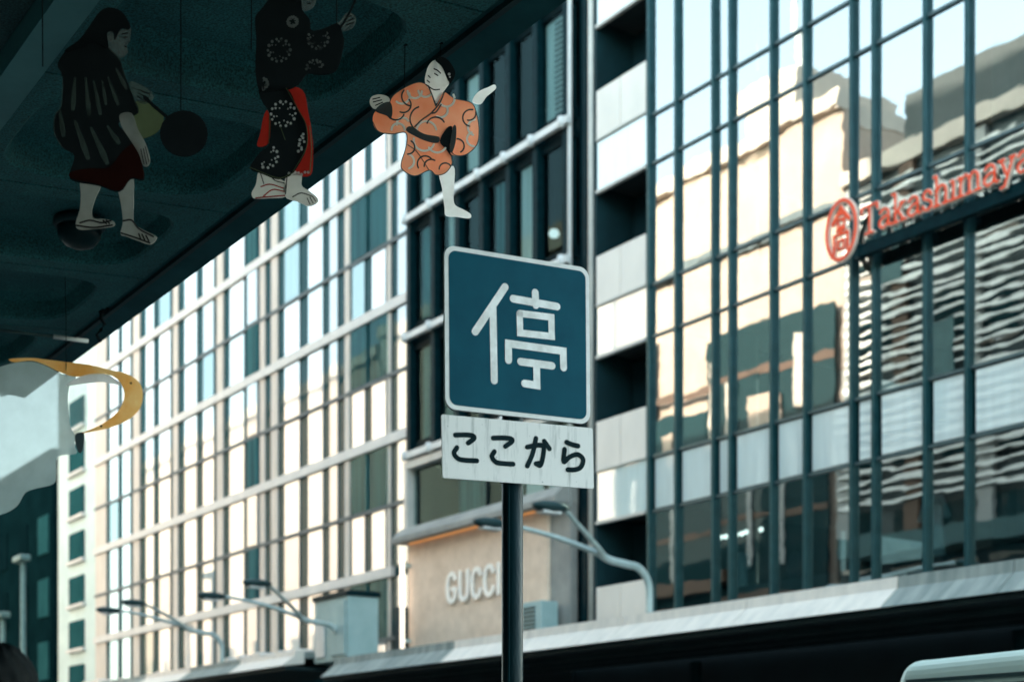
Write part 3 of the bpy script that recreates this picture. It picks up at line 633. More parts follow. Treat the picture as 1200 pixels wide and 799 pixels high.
ac = thing('air_conditioner', 'pale boxed air conditioner unit at the foot of the peach shop wall', 'air conditioner', (-28.3, FY - 0.5, 4.8))
MB().box(-28.75, -27.95, FY - 0.75, FY - 0.25, 4.86, 5.75).build('casing', 'box_teal', ac, bevel=0.02)
for k in range(7): ub('grille_slat', 'lamp_dark', ac, -28.68, -28.20, FY - 0.775, FY - 0.752, 4.98 + k * 0.1, 5.02 + k * 0.1)
ub('foot', 'lamp_dark', ac, -28.7, -28.6, FY - 0.7, FY - 0.3, 4.76, 4.86); ub('foot', 'lamp_dark', ac, -28.1, -28.0, FY - 0.7, FY - 0.3, 4.76, 4.86)

# ================================================================ white panelled building
wb = thing('panelled_building', 'white building with a tall grid of glossy panels between dark slots', 'building', (-48.7, FY, 0))
COLS = [(-62.09, -60.57, 't'), (-60.3, -59.1, 'w'), (-58.79, -57.69, 'w'), (-57.49, -56.62, 't'), (-56.1, -55.07, 'w'), (-54.66, -53.33, 'w'), (-53.2, -52.56, 't'), (-52.09, -50.73, 'w'),
        (-50.33, -49.16, 'w'), (-49.04, -48.33, 't'), (-47.95, -46.54, 'w'), (-46.23, -45.47, 'k'), (-45.4, -44.86, 't'), (-44.53, -43.88, 't'), (-43.56, -42.27, 'w'), (-41.85, -40.64, 'w'),
        (-40.38, -39.65, 'g'), (-39.35, -38.89, 't'), (-38.8, -38.06, 'd'), (-37.59, -36.81, 'd'), (-36.76, -36.41, 't'), (-36.19, -35.40, 'g')]
WB = [7.48, 11.32, 15.16, 19.0, 22.84, 26.6]
WMID = [5.55, 9.40, 13.17, 17.02, 20.9, 24.7]
ub('backing', 'strip_dark', wb, -62.1, -35.36, FY + 0.10, FY + 0.3, 0, 28)
ub('wall', 'pier_tan', wb, -62.1, -35.36, FY + 0.31, FY + 12, 0, 28)
ub('parapet', 'grid_white', wb, -62.1, -35.36, FY - 0.2, FY + 12, 28.01, 28.8)
for z in WB:
    ub('floor_band', 'grid_white', wb, -62.1, -36.3 if z < 8 else -35.36, FY - 0.03, FY + 0.09, z - 0.14, z + 0.14)
for z in WMID:
    ub('mid_ledge', 'ledge_dark', wb, -62.1, -35.36, FY + 0.02, FY + 0.09, z - 0.06, z + 0.06)
prg = random.Random(11); PKIND = ['panel_white'] * 9 + ['panel_cool'] * 4 + ['panel_grey', 'panel_shade']
for (a, b_, k) in COLS:
    if k in 'wg': a += 0.12; b_ -= 0.12
    if k == 't': a += 0.08; b_ -= 0.08
    for j, zb_ in enumerate(WB + [28.0]):
        lo = 4.9 if j == 0 else WB[j - 1] + 0.17
        mid = WMID[j] if j < len(WMID) else None
        hi = zb_ - 0.17 if j < len(WB) else 27.9
        spans = [(lo, mid - 0.07), (mid + 0.07, hi)] if mid and lo < mid < hi else [(lo, hi)]
        for q, (z0, z1) in enumerate(spans):
            if z1 - z0 < 0.2: continue
            if k == 't':
                ub('pier', 'pier_tan', wb, a, b_, FY + 0.04, FY + 0.09, z0, z1)
            elif k == 'd' and q == len(spans) - 1:
                ub('window', 'dark_glass', wb, a - 0.02, b_ + 0.2, FY + 0.0, FY + 0.02, z0, z1, tilt=0.002)
                ub('curtain', 'curtain_teal', wb, a - 0.02, b_ + 0.2, FY + 0.05, FY + 0.09, z0, z1)
            elif k == 'k':
                ub('window', 'panel_grey' if q else 'curtain_teal', wb, a, b_, FY - 0.01, FY + 0.09, z0, z1, tilt=0.002)
            elif k == 'g':
                ub('panel', 'panel_grey', wb, a, b_, FY + 0.05, FY + 0.09, z0, z1, tilt=0.002)
            else:
                ub('panel', prg.choice(PKIND), wb, a, b_, FY + 0.055, FY + 0.085, z0, z1, tilt=0.003)
for k in range(26):
    x = -61 + k * 0.98 + random.uniform(-.2, .2)
    if x > -36.5: break

tw = thing('shading_tower', 'tall unseen tower added behind the white panelled building to shade the louvred one', 'building', (-43, 40, 0))
ub('wall', 'concrete_wall', tw, -53.5, -33.0, 34.0, 46.0, 0, 46)  # out of view, added to keep the sun off the louvred building
ub('roof', 'slab', tw, -53.7, -32.8, 33.8, 46.2, 46, 46.6)
for k in range(10):
    ub('window_band', 'window_dark', tw, -53.0, -33.5, 33.93, 34.02, 8.0 + k * 3.7, 9.8 + k * 3.7)

# ================================================================ far buildings at the end of the street
fb = thing('far_block', 'pale teal block with small square windows beyond the white panelled building', 'building', (-65, FY + 0.3, 0))
ub('wall', 'far_teal_wall', fb, -68.0, -62.2, FY + 0.3, FY + 14, 0, 21.5)
for k in range(8):
    z = 3.4 + k * 2.0
    w_ = ub('window', 'far_window', fb, -66.2, -64.2, FY + 0.22, FY + 0.32, z, z + 1.25)
    sub(w_, 'sill', 'grid_white', -66.35, -64.05, FY + 0.12, FY + 0.31, z - 0.16, z - 0.02)
ub('cornice', 'grid_white', fb, -68.1, -62.15, FY + 0.1, FY + 14, 21.5, 22.0)
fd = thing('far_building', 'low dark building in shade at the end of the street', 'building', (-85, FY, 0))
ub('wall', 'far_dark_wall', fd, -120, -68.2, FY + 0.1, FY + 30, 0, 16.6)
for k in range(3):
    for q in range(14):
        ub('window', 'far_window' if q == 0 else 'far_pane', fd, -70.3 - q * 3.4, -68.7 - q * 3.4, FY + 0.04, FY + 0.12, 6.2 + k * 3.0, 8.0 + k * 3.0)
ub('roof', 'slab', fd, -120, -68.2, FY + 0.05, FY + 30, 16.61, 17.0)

# ================================================================ arcade canopy across the street
ca = thing('far_canopy', 'concrete arcade canopy running along the opposite pavement', 'canopy', (-25, 18.2, 0))
PROF = [(17.80, 4.20), (18.20, 4.53), (18.22, 4.72), (18.5, 4.75), (18.5, 4.32), (18.1, 4.24)]
edges = [-34.6, -31.6, -28.6, -25.6, -22.4, -18.9, -15.47, -13.3, -10.9, -8.2, -5.0, -1.5]
for i in range(len(edges) - 1):
    lit_run = -28.7 < edges[i] < -15.6  # lit stretch made paler, the rest darker: light put into the concrete colour
    MB().prism_x(PROF, edges[i] + 0.012, edges[i + 1] - 0.012).build('fascia_segment', 'concrete_pale' if lit_run else 'concrete_shaded_stained', ca, fixn=True)
ub('roof_slab', 'concrete_shaded_stained', ca, edges[0], edges[-1], 18.51, FY - 0.62, 4.5, 4.70)
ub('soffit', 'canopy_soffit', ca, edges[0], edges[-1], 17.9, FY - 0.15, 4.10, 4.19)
for y in (18.4, 19.2, 20.0):
    ub('soffit_rib', 'canopy_soffit', ca, edges[0], edges[-1], y, y + 0.14, 3.98, 4.09)
for x in (-31, -23, -15, -7):
    MB().lathe([(0.13, 0.0), (0.13, 3.97)], (x, 20.7, 0.003), 14).build('column', 'dark_steel', ca, smooth=False)
ca2 = thing('far_canopy', 'higher grey canopy with rubble on top below the white panelled building', 'canopy', (-45, 18.2, 0))
PROF2 = [(17.80, 4.66), (18.20, 4.95), (18.22, 5.10), (18.5, 5.12), (18.5, 4.75), (18.1, 4.69)]
e2 = [-62, -57.5, -53, -48.5, -44.5, -40.6, -36.9]
for i in range(len(e2) - 1):
    MB().prism_x(PROF2, e2[i] + 0.015, e2[i + 1] - 0.015).build('fascia_segment', 'concrete_pale' if i % 2 else 'concrete_shaded_stained', ca2, fixn=True)
ub('roof_slab', 'concrete_shaded_stained', ca2, e2[0], e2[-1], 18.51, FY - 0.3, 4.9, 5.08)
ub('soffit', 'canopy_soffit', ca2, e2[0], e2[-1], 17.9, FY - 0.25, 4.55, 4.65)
for x in (-58, -50, -42):
    MB().lathe([(0.13, 0.0), (0.13, 4.54)], (x, 20.4, 0.003), 14).build('column', 'dark_steel', ca2, smooth=False)
for k in range(30):
    x = -61.2 + k * 0.8 + random.uniform(-.2, .2); h = random.uniform(0.10, 0.30); w_ = random.uniform(0.2, 0.5)
    m_ = MB().prism_y([(x - w_, 5.085), (x + w_, 5.085), (x + w_ * 0.8, 5.085 + h * 0.8), (x + w_ * 0.2, 5.085 + h), (x - w_ * 0.7, 5.085 + h * 0.7)], 18.6 + random.uniform(0, .4), 19.3)
    o = m_.build('roof_block', 'concrete_pale', ca2, bevel=0.03)
bxt = thing('roof_box', 'pale teal metal box with dark lid standing on the canopy roof', 'box', (-35.6, 18.9, 4.7))
MB().box(-36.4, -34.45, 18.55, 19.5, 4.705, 6.42).build('casing', 'box_teal', bxt, bevel=0.02)
MB().box(-36.45, -34.40, 18.50, 19.55, 6.422, 6.56).build('lid', 'dark_steel', bxt, bevel=0.01)
ub('door', 'box_teal', bxt, -35.4, -34.55, 18.50, 18.545, 4.85, 6.3); ub('hatch', 'white_band', bxt, -36.25, -35.75, 18.50, 18.545, 4.85, 5.75)

# ================================================================ street lamps
def street_lamp(xb, label, head_mat='lamp_dark', zb=4.72, sx=1.0):
    t = thing('street_lamp', label, 'street lamp', (xb, 18.62, zb))
    main = smooth_line([(18.62, zb), (18.60, zb + 0.62), (18.36, zb + 0.92), (18.0, zb + 0.98), (17.6, zb + 1.03), (17.3, zb + 1.16)], 6)
    MB().tube([(xb, y, z) for y, z in main], 0.075, 10).build('pole', 'lamp_metal', t, smooth=True)
    MB().lathe([(0.16, 0), (0.16, 0.03), (0.09, 0.05)], (xb, 18.62, zb + 0.002), 14).build('base_plate', 'lamp_metal', t)
    for (dx, dz, dy) in ((-0.35, 1.52, 15.0), (1.25 * sx, 1.60, 15.2)):
        P = [Vector((xb, 17.5, zb + 1.07)), Vector((xb + dx * 0.35, 16.8, zb + 1.34)), Vector((xb + dx * 0.75, 15.9, zb + dz - 0.02)), Vector((xb + dx, dy + 0.35, zb + dz + 0.02))]
        ln = []
        for i in range(25):
            u = i / 24; b = [(1 - u) ** 3, 3 * u * (1 - u) ** 2, 3 * u * u * (1 - u), u ** 3]
            ln.append(sum((P[k] * b[k] for k in range(4)), Vector()))
        MB().tube(ln, [0.06 - 0.02 * i / 24 for i in range(25)], 10).build('arm', 'lamp_metal', t, smooth=True)
        e = ln[-1]
        hd = MB(); vs = []; n = 14; prof = [(0.0, 0.05), (0.12, 0.13), (0.35, 0.17), (0.58, 0.15), (0.75, 0.06)]
        for (s_, r_) in prof: vs += [(e.x + r_ * 1.05 * math.cos(2 * PI * k / n), e.y + 0.1 - s_, e.z + (0.55 if math.sin(2 * PI * k / n) > 0 else 0.75) * r_ * math.sin(2 * PI * k / n)) for k in range(n)]
        fs = [(i * n + k, i * n + (k + 1) % n, (i + 1) * n + (k + 1) % n, (i + 1) * n + k) for i in range(len(prof) - 1) for k in range(n)] + [tuple(range(n)), tuple(range((len(prof) - 1) * n, len(prof) * n))]
        hd.add(vs, fs); h_ = hd.build('lamp_head', head_mat, t, smooth=True, fixn=True)
        MB().box(e.x - 0.1, e.x + 0.1, e.y - 0.5, e.y - 0.1, e.z - 0.135, e.z - 0.09).build('lens', 'white_band', h_)
street_lamp(-22.05, 'two armed curved street lamp in front of the store balconies')
street_lamp(-35.05, 'two armed curved street lamp beside the pale box on the canopy', sx=1.6)
street_lamp(-42.9, 'two armed curved street lamp before the far end of the white panelled building', zb=5.095)
def post_lamp(x, y, h, label):
    t = thing('post_lamp', label, 'street lamp', (x, y, GZ))
    MB().tube([(x, y, GZ + 0.003), (x, y, 1.2), (x, y, h)], [0.16, 0.12, 0.10], 12).build('pole', 'post_teal', t, smooth=True)
    MB().lathe([(0.25, 0), (0.25, 0.05), (0.17, 0.4)], (x, y, GZ + 0.003), 14).build('base', 'post_teal', t)
    MB().box(x - 0.75, x + 0.35, y - 0.22, y + 0.22, h - 0.02, h + 0.22).build('lamp_head', 'post_teal', t, bevel=0.06)
post_lamp(-58.75, 17.0, 10.2, 'tall straight post lamp in front of the dark far building')
post_lamp(-61.6, 17.0, 8.2, 'shorter straight post lamp in front of the dark far building')

# ================================================================ near arcade overhead
na = thing('near_arcade', 'dark painted arcade roof with coffered soffit panels over the pavement', 'arcade', (-12, 2, 0))
def soffit_mesh():
    L, W0, W1 = 1.335, 1.90, 3.46
    cx, cy = 0.0, (W0 + W1) / 2; hx, hy = L / 2, (W1 - W0) / 2
    SL = 0.085; zc = 4.80 - SL * (3.5 - cy)
    n = 64; loops = []
    def z_at(y): return zc + SL * (y - cy)
    def rrect(ax, ay, r, a):
        c_, s_ = math.cos(a), math.sin(a); e = 4.2
        k = (abs(c_ / ax) ** e + abs(s_ / ay) ** e) ** (-1 / e)
        return c_ * k, s_ * k
    def rect(a):
        c_, s_ = math.cos(a), math.sin(a); k = min(hx / abs(c_) if abs(c_) > 1e-9 else 1e9, hy / abs(s_) if abs(s_) > 1e-9 else 1e9)
        return c_ * k, s_ * k
    corner = math.atan2(hy, hx)
    ang = sorted([2 * PI * k / n for k in range(n)] + [corner, PI - corner, PI + corner, 2 * PI - corner])
    N = len(ang)
    V = []; F = []
    for fn, dz in ((rect, 0.05), (rect, 0.0), (lambda a: rrect(hx - 0.13, hy - 0.17, 0, a), 0.0), (lambda a: rrect(hx - 0.145, hy - 0.185, 0, a), 0.015), (lambda a: rrect(hx - 0.17, hy - 0.21, 0, a), 0.12), (lambda a: rrect(hx - 0.26, hy - 0.30, 0, a), 0.155)):
        for a in ang:
            x, y = fn(a); V.append((x, cy + y, z_at(cy + y) + dz))
    for l in range(5):
        for k in range(N): F.append((l * N + k, (l + 1) * N + k, (l + 1) * N + (k + 1) % N, l * N + (k + 1) % N))
    F.append(tuple(5 * N + k for k in range(N)))
    me = bpy.data.meshes.new('soffit_panel'); me.from_pydata(V, [], F); me.update(); me.materials.append(MATS['soffit_paint'])
    return me
sme = soffit_mesh()
for k in range(-4, 9):
    t_ = 7.9 + 1.35 * (k - 6) + 0.675
    o = bpy.data.objects.new('soffit_panel', sme); COL.objects.link(o); o.parent = na
    o.location = Vector((-t_, 0, 0)) - base_of(na)
AX0, AX1 = -12.75, 8.5
MB().prism_x([(3.475, 4.815), (3.70, 4.80), (3.72, 4.83), (3.72, 5.02), (3.475, 5.02)], AX0, AX1).build('gutter', 'soffit_edge', na, fixn=True)
ub('edge_rail', 'gutter_metal', na, AX0, AX1, 3.50, 3.53, 4.785, 4.812)
MB().prism_x([(1.74, 4.50), (1.885, 4.50), (1.885, 4.74), (1.74, 4.74)], AX0, AX1).build('beam', 'beam_paint', na)
ub('inner_ceiling', 'soffit_inner', na, AX0, AX1, -2.6, 1.735, 4.60, 4.70)
ub('roof', 'gutter_metal', na, AX0, AX1, -2.6, 3.72, 5.03, 5.10)
for x in (5.0, -1.0, -9.5):
    MB().lathe([(0.16, 0), (0.16, 0.05), (0.10, 0.3), (0.095, 4.49)], (x, 1.81, 0.003), 14).build('post', 'dark_steel', na)
def soff_z(y): return 4.80 - 0.085 * (3.5 - y)
dl = thing('dome_light', 'dark glass dome light fixed under the arcade soffit', 'lamp', (-8.6, 2.3, soff_z(2.3)))
def dome(t, x, y, zt):
    MB().lathe([(0.15, 0.0), (0.155, -0.03), (0.14, -0.05)], (x, y, zt), 24).build('rim', 'gutter_metal', t, smooth=True)
    MB().lathe([(0.135, -0.045), (0.125, -0.10), (0.09, -0.145), (0.045, -0.165), (0.004, -0.17)], (x, y, zt), 24).build('dome_glass', 'dome_dark', t, smooth=True)
dl.location = (-8.72, 2.86, soff_z(2.86) + 0.135)
dome(dl, *dl.location)
hk = thing('soffit_hook', 'small bent iron hook hanging from the arcade edge', 'hook', (-10.05, 3.45, 4.79))
MB().tube([(-10.05, 3.45, 4.80), (-10.05, 3.45, 4.74), (-10.03, 3.47, 4.70), (-10.05, 3.45, 4.66), (-10.08, 3.43, 4.63), (-10.06, 3.45, 4.58)], 0.012, 8).build('hook_bar', 'wire', hk, smooth=True)
MB().box(-10.10, -10.0, 3.41, 3.49, 4.795, 4.81).build('hook_plate', 'wire', hk)
rd = thing('tie_rod', 'thin pale rod with bright tip under the arcade edge', 'rod', (-10.6, 3.3, 4.74))
MB().tube([(-10.72, 2.2, 4.70), (-10.66, 3.3, 4.74)], 0.012, 8).build('bar', 'gutter_metal', rd, smooth=True)
MB().tube([(-10.66, 3.305, 4.7402), (-10.655, 3.56, 4.7495)], 0.016, 8).build('tip', 'white_band', rd, smooth=True)

# ---------------------------------------------------------------- printed cut-out figures hung below the arcade
FPX = 1700.0
SA, CA_ = math.sin(R(34.765)), math.cos(R(34.765))
def cutout_root(name, label, refx, refy, Y, yaw=0.0):
    X = (refx - 600) / FPX * Y
    loc = (-(-X * SA + Y * CA_), X * CA_ + Y * SA, 1.5 + (912 - refy) / FPX * Y)
    return thing(name, label, 'cutout figure', loc, (0, 0, HEAD + yaw))
class Fig:
    """flat printed sheets, drawn in sketch units and laid one over the other, a couple of millimetres apart"""
    def __init__(s, root, ox, oy, sc, refx, refy, Y):
        s.root = root; s.f = lambda p: ((ox + p[0] / sc - refx) * Y / FPX, (refy - oy - p[1] / sc) * Y / FPX); s.u = Y / FPX / sc
    def sheet(s, name, pts, m, layer, parent=None, k=4, thick=0.004):
        P = [s.f(p) for p in (smooth_line(pts, k, True) if k else pts)]
        y0 = -0.0025 * layer
        return MB().prism_y(P, y0 - thick, y0).build(name, m, parent or s.root, local=True)
    def lines(s, name, strokes, m, layer, w, parent=None):
        mb = MB(); y0 = -0.0025 * layer
        for q, st_ in enumerate(strokes):
            P = [s.f(p) for p in smooth_line(st_, 5)]
            mb.prism_y(ribbon(P, w * s.u, cap=4), y0 - 0.0022 - 0.00006 * (q % 12), y0 - 0.0005)
        return mb.build(name, m, parent or s.root, local=True)
    def dots(s, name, cs, m, layer, parent=None):
        mb = MB(); y0 = -0.0025 * layer
        for (x, y, r) in cs:
            c = s.f((x, y)); r_ = r * s.u
            mb.prism_y([(c[0] + r_ * math.cos(2 * PI * k / 8), c[1] + r_ * math.sin(2 * PI * k / 8)) for k in range(8)], y0 - 0.002, y0 - 0.0004)
        return mb.build(name, m, parent or s.root, local=True)
def tapered(a, b, w):
    a = Vector(a); b = Vector(b); d = (b - a); n = Vector((-d.y, d.x)).normalized() * w / 2
    m = a + d * 0.7
    return [tuple(a + n * .35), tuple(m + n), tuple(b + n * .7), tuple(b - n * .5), tuple(m - n), tuple(a - n * .35)]
def hang_wire(label, p, sheet=None):
    zt = soff_z(p[1]) + (0.15 if True else 0)
    top = Vector((p[0] + 0.03, p[1] - 0.02, zt))
    w = thing('hanging_wire', label, 'wire', tuple(p))
    MB().tube([tuple(p), tuple((Vector(p) + top) / 2 + Vector((0.01, 0, 0))), tuple(top)], 0.0025, 6).build('strand', 'wire', w)
    MB().lathe([(0.012, -0.01), (0.012, 0.02)], tuple(top), 8).build('anchor', 'wire', w)
def wpoint(root, lx, lz):
    c, s_ = math.cos(root.rotation_euler.z), math.sin(root.rotation_euler.z)
    return (root.location.x + lx * c, root.location.y + lx * s_, root.location.z + lz)

# figure in a striped dark robe
ra = cutout_root('hanging_figure', 'printed cutout of a figure in dark striped robe holding a round black paddle', 115, 150, 5.3, R(2))
fa = Fig(ra, 50, 0, 2.662, 115, 150, 5.3)
leg = fa.sheet('leg', [(122, 560), (180, 575), (165, 620), (155, 655), (160, 682), (195, 684), (222, 692), (220, 707), (165, 715), (118, 718), (104, 702), (117, 655), (120, 610)], 'ink_skin_shaded', 0)
fa.lines('sandal_strap', [[(118, 698), (150, 690), (185, 697), (214, 690)], [(106, 706), (160, 712), (218, 704)], [(190, 690), (200, 700)], [(200, 689), (209, 699)]], 'ink_line', 2, 5)
leg = fa.sheet('leg', [(232, 565), (280, 545), (283, 620), (284, 690), (305, 712), (350, 733), (354, 744), (336, 762), (300, 752), (262, 738), (243, 730), (250, 690), (243, 630)], 'ink_skin_shaded', 0)
fa.lines('sandal_strap', [[(252, 690), (278, 688), (300, 714), (345, 738)], [(245, 728), (290, 742), (334, 758)], [(322, 735), (331, 752)], [(310, 732), (318, 748)], [(300, 730), (305, 744)]], 'ink_line', 2, 5)
fa.sheet('sleeve_lining', [(285, 320), (350, 328), (376, 362), (360, 408), (310, 432), (290, 400)], 'ink_olive', 1)
fa.sheet('hand', [(272, 258), (305, 266), (335, 284), (345, 305), (322, 326), (290, 312)], 'ink_stripe_shaded', 2)
fa.lines('finger_line', [[(300, 282), (335, 296)], [(298, 292), (330, 308)], [(296, 302), (322, 318)]], 'ink_line', 3, 3)
pd = fa.sheet('paddle', [(440 + 74 * math.cos(a), 417 + 72 * math.sin(a)) for a in [2 * PI * k / 28 for k in range(28)]], 'ink_black', 3, k=0)
fa.lines('paddle_handle', [[(318, 305), (345, 330), (388, 366)]], 'ink_black', 3, 10)
robe = fa.sheet('robe', [(50, 212), (60, 185), (80, 160), (125, 128), (165, 110), (205, 150), (240, 185), (262, 250), (282, 300), (300, 352), (255, 372), (238, 392), (268, 420), (295, 440), (310, 505), (316, 562), (275, 560), (240, 600), (175, 582), (88, 562), (102, 492), (65, 465), (40, 420), (42, 368), (62, 335), (66, 250)], 'ink_black', 2)
fa.sheet('hem', [(96, 540), (150, 530), (210, 525), (255, 470), (296, 450), (310, 510), (314, 558), (276, 557), (240, 597), (176, 579), (92, 560)], 'ink_maroon', 3)
for a, b_, w in (((104, 248), (98, 350), 12), ((137, 248), (148, 366), 13), ((162, 258), (183, 362), 11), ((188, 256), (200, 332), 9), ((206, 246), (238, 332), 12), ((231, 218), (264, 282), 12), ((57, 352), (70, 432), 14), ((104, 383), (146, 502), 16), ((153, 403), (206, 516), 17), ((204, 398), (242, 452), 14)):
    fa.sheet('stripe', tapered(a, b_, w * 1.25), 'ink_stripe_shaded', 4, k=0)
fa.sheet('arm', [(243, 362), (280, 358), (298, 405), (322, 450), (336, 498), (330, 520), (314, 518), (300, 480), (268, 430), (248, 398)], 'ink_skin_shaded', 4)
fa.lines('finger_line', [[(308, 470), (318, 516)], [(316, 468), (326, 516)], [(322, 462), (333, 508)]], 'ink_line', 6, 2.5)
fa.sheet('face', [(205, 115), (240, 92), (274, 90), (273, 128), (263, 148), (266, 166), (246, 182), (210, 162)], 'ink_face_shaded', 3)
fa.lines('contour', [[(240, 185), (262, 250), (282, 300), (300, 352)], [(166, 112), (205, 150), (240, 185)], [(66, 250), (62, 335), (42, 368), (40, 420), (65, 465)]], 'ink_stripe_shaded', 4, 2.5)
fa.lines('face_line', [[(250, 112), (268, 108)], [(256, 122), (266, 121)], [(258, 150), (264, 152)]], 'ink_line', 5, 3)
fa.sheet('hair', [(72, 168), (118, 132), (148, 92), (178, 48), (208, 31), (248, 42), (274, 82), (270, 98), (246, 96), (228, 132), (222, 108), (204, 112), (206, 158), (165, 140), (120, 160)], 'ink_black', 5)
fa.sheet('ear', [(206, 112), (218, 108), (226, 120), (220, 136), (208, 134)], 'ink_face_shaded', 7)
hang_wire('thin wire holding up the striped robe cutout', wpoint(ra, -0.20, 0.22))
hang_wire('thin wire rising from the round black paddle', wpoint(ra, 0.30, -0.02))

# figure in a black robe with white rosettes
rb = cutout_root('hanging_figure', 'printed cutout of a figure in black robe with white rosettes and red lining', 335, 110, 5.4, R(-3))
fB = Fig(rb, 270, 0, 3.196, 335, 110, 5.4)
fB.sheet('foot', [(108, 640), (150, 655), (212, 690), (207, 737), (150, 742), (90, 742), (79, 722), (95, 690)], 'ink_skin', 0)
fB.lines('sandal_strap', [[(115, 700), (150, 692), (200, 708)], [(125, 735), (160, 712), (204, 720)], [(95, 742), (150, 738), (205, 735)]], 'ink_red', 2, 4)
fB.sheet('foot', [(212, 660), (266, 655), (268, 698), (300, 722), (328, 746), (327, 764), (296, 776), (252, 758), (205, 737)], 'ink_skin', 1)
fB.lines('foot_line', [[(235, 742), (268, 728), (310, 742)], [(290, 748), (300, 770)], [(300, 744), (312, 766)], [(310, 742), (322, 760)], [(112, 645), (126, 690)], [(214, 665), (208, 730)], [(150, 660), (170, 680), (205, 690)]], 'ink_line', 3, 3.5)
fB.sheet('lining', [(140, 415), (152, 470), (150, 520), (132, 546), (100, 546), (112, 500), (124, 440)], 'ink_red', 1)
fB.sheet('lining', [(205, 335), (272, 343), (292, 420), (306, 500), (311, 570), (302, 660), (244, 648), (260, 560), (250, 440)], 'ink_red', 1)
fB.sheet('hand', [(395, 118), (405, 98), (436, 60), (462, 62), (472, 82), (464, 110), (428, 126)], 'ink_face_shaded', 1)
fB.lines('finger_line', [[(430, 85), (455, 70)], [(436, 95), (464, 82)], [(438, 106), (466, 96)]], 'ink_line', 3, 3)
fB.lines('stick', [[(418, 112), (446, 66), (482, -10), (500, -50)]], 'ink_black', 3, 8)
fB.sheet('robe', [(94, 72), (120, 35), (155, -5), (205, -30), (262, -5), (272, 45), (300, 82), (306, 122), (350, 118), (404, 100), (424, 140), (428, 180), (402, 272), (346, 290), (292, 285), (262, 318), (225, 340), (160, 345), (112, 345), (95, 270), (98, 150)], 'ink_black', 3)
fB.sheet('skirt', [(112, 330), (212, 335), (255, 418), (288, 480), (287, 562), (236, 652), (180, 674), (120, 652), (74, 630), (112, 572), (146, 540), (150, 435), (118, 380)], 'ink_black', 2)
fB.lines('robe_edge', [[(212, 338), (258, 420), (288, 482), (287, 562), (236, 652)], [(150, 435), (147, 540)], [(75, 630), (180, 672), (236, 654)], [(190, 480), (208, 530)], [(300, 480), (308, 570), (301, 655)]], 'ink_olive', 5, 3)
fB.sheet('face', [(262, -45), (300, -50), (322, -10), (318, 25), (296, 45), (270, 38)], 'ink_face_shaded', 2)
fB.lines('face_line', [[(288, -12), (304, -14)], [(292, 0), (304, -1)], [(292, 24), (304, 22)]], 'ink_line', 4, 3)
fB.sheet('hair', [(215, -20), (225, -70), (265, -95), (305, -80), (318, -40), (290, -42), (274, -8), (262, 20), (235, 10)], 'ink_black', 5)
def rosette(cx, cy, r, a0=0.0, a1=2 * PI, seed=0):
    g = random.Random(seed); d = []
    n = max(5, int(15 * (a1 - a0) / (2 * PI)))
    for k in range(n):
        a = a0 + (a1 - a0) * k / n
        d.append((cx + r * math.cos(a), cy + r * math.sin(a), g.uniform(4.5, 6.5)))
        if k % 2 == 0: d.append((cx + r * 0.78 * math.cos(a + .2), cy + r * 0.78 * math.sin(a + .2), g.uniform(3, 4.5)))
        if k % 3 == 0: d.append((cx + r * 0.55 * math.cos(a + .1), cy + r * 0.55 * math.sin(a + .1), 2.6))
    return d
for (cx, cy, r, a0, a1, ly) in ((200, 432, 46, 0, 2 * PI, 4), (138, 590, 42, -0.9, 2.4, 4), (185, 195, 42, 0, 2 * PI, 5), (332, 155, 38, -0.5, 4.0, 5), (320, 268, 32, PI, 2 * PI, 5), (236, 90, 18, 0, 2 * PI, 5), (120, 320, 22, -1.2, 1.8, 5)):
    fB.dots('rosette', rosette(cx, cy, r, a0, a1, int(cx)), 'ink_dotwhite' if cy > 400 else 'ink_dot_shaded', ly)  # upper rosettes take the dimmed ink, so shade is in their colour
fB.dots('sprig', [(270 + random.uniform(-14, 16), 510 + k * 7, random.uniform(4, 6.5)) for k in range(10)], 'ink_dotwhite', 4)
fB.dots('hem_lace', [(222 + k * 12, 655 + 5 * math.sin(k * 2), 5) for k in range(7)], 'ink_dotwhite', 4)
hang_wire('thin wire holding up the rosette robe cutout at its shoulder', wpoint(rb, -0.13, 0.17))
hang_wire('thin wire beside the raised hand of the rosette robe cutout', wpoint(rb, 0.19, 0.20))

# figure in an orange robe
rc = cutout_root('hanging_figure', 'printed cutout of a figure in orange robe with cream loops kicking one leg', 500, 150, 6.5, R(3))
fc = Fig(rc, 420, 50, 3.632, 500, 150, 6.5)
fc.sheet('leg', [(345, 550), (405, 525), (408, 600), (405, 655), (412, 690), (445, 708), (478, 728), (472, 745), (420, 740), (372, 736), (366, 700), (356, 620)], 'ink_pale', 0)
fc.sheet('hand', [(486, 250), (496, 222), (520, 200), (552, 186), (578, 174), (586, 188), (566, 208), (545, 226), (520, 258)], 'ink_pale', 0)
fc.sheet('hand', [(50, 268), (56, 240), (90, 228), (128, 238), (134, 264), (100, 270), (72, 290)], 'ink_skin', 0)
fc.lines('finger_line', [[(62, 250), (92, 242)], [(64, 262), (100, 252)], [(74, 276), (104, 262)]], 'ink_line', 2, 4)
fc.sheet('robe', [(128, 272), (150, 232), (200, 196), (258, 173), (298, 186), (312, 230), (330, 272), (348, 238), (366, 212), (410, 240), (478, 254), (500, 290), (513, 362), (505, 430), (462, 474), (415, 481), (388, 458), (400, 362), (375, 366), (346, 420), (372, 455), (396, 490), (398, 518), (370, 556), (330, 566), (302, 546), (240, 572), (188, 546), (184, 512), (204, 445), (202, 390), (142, 396), (86, 386), (62, 345), (74, 300)], 'ink_orange', 1)
fc.sheet('cuff', [(74, 300), (100, 270), (136, 262), (146, 300), (138, 332), (120, 318)], 'ink_slate', 2)
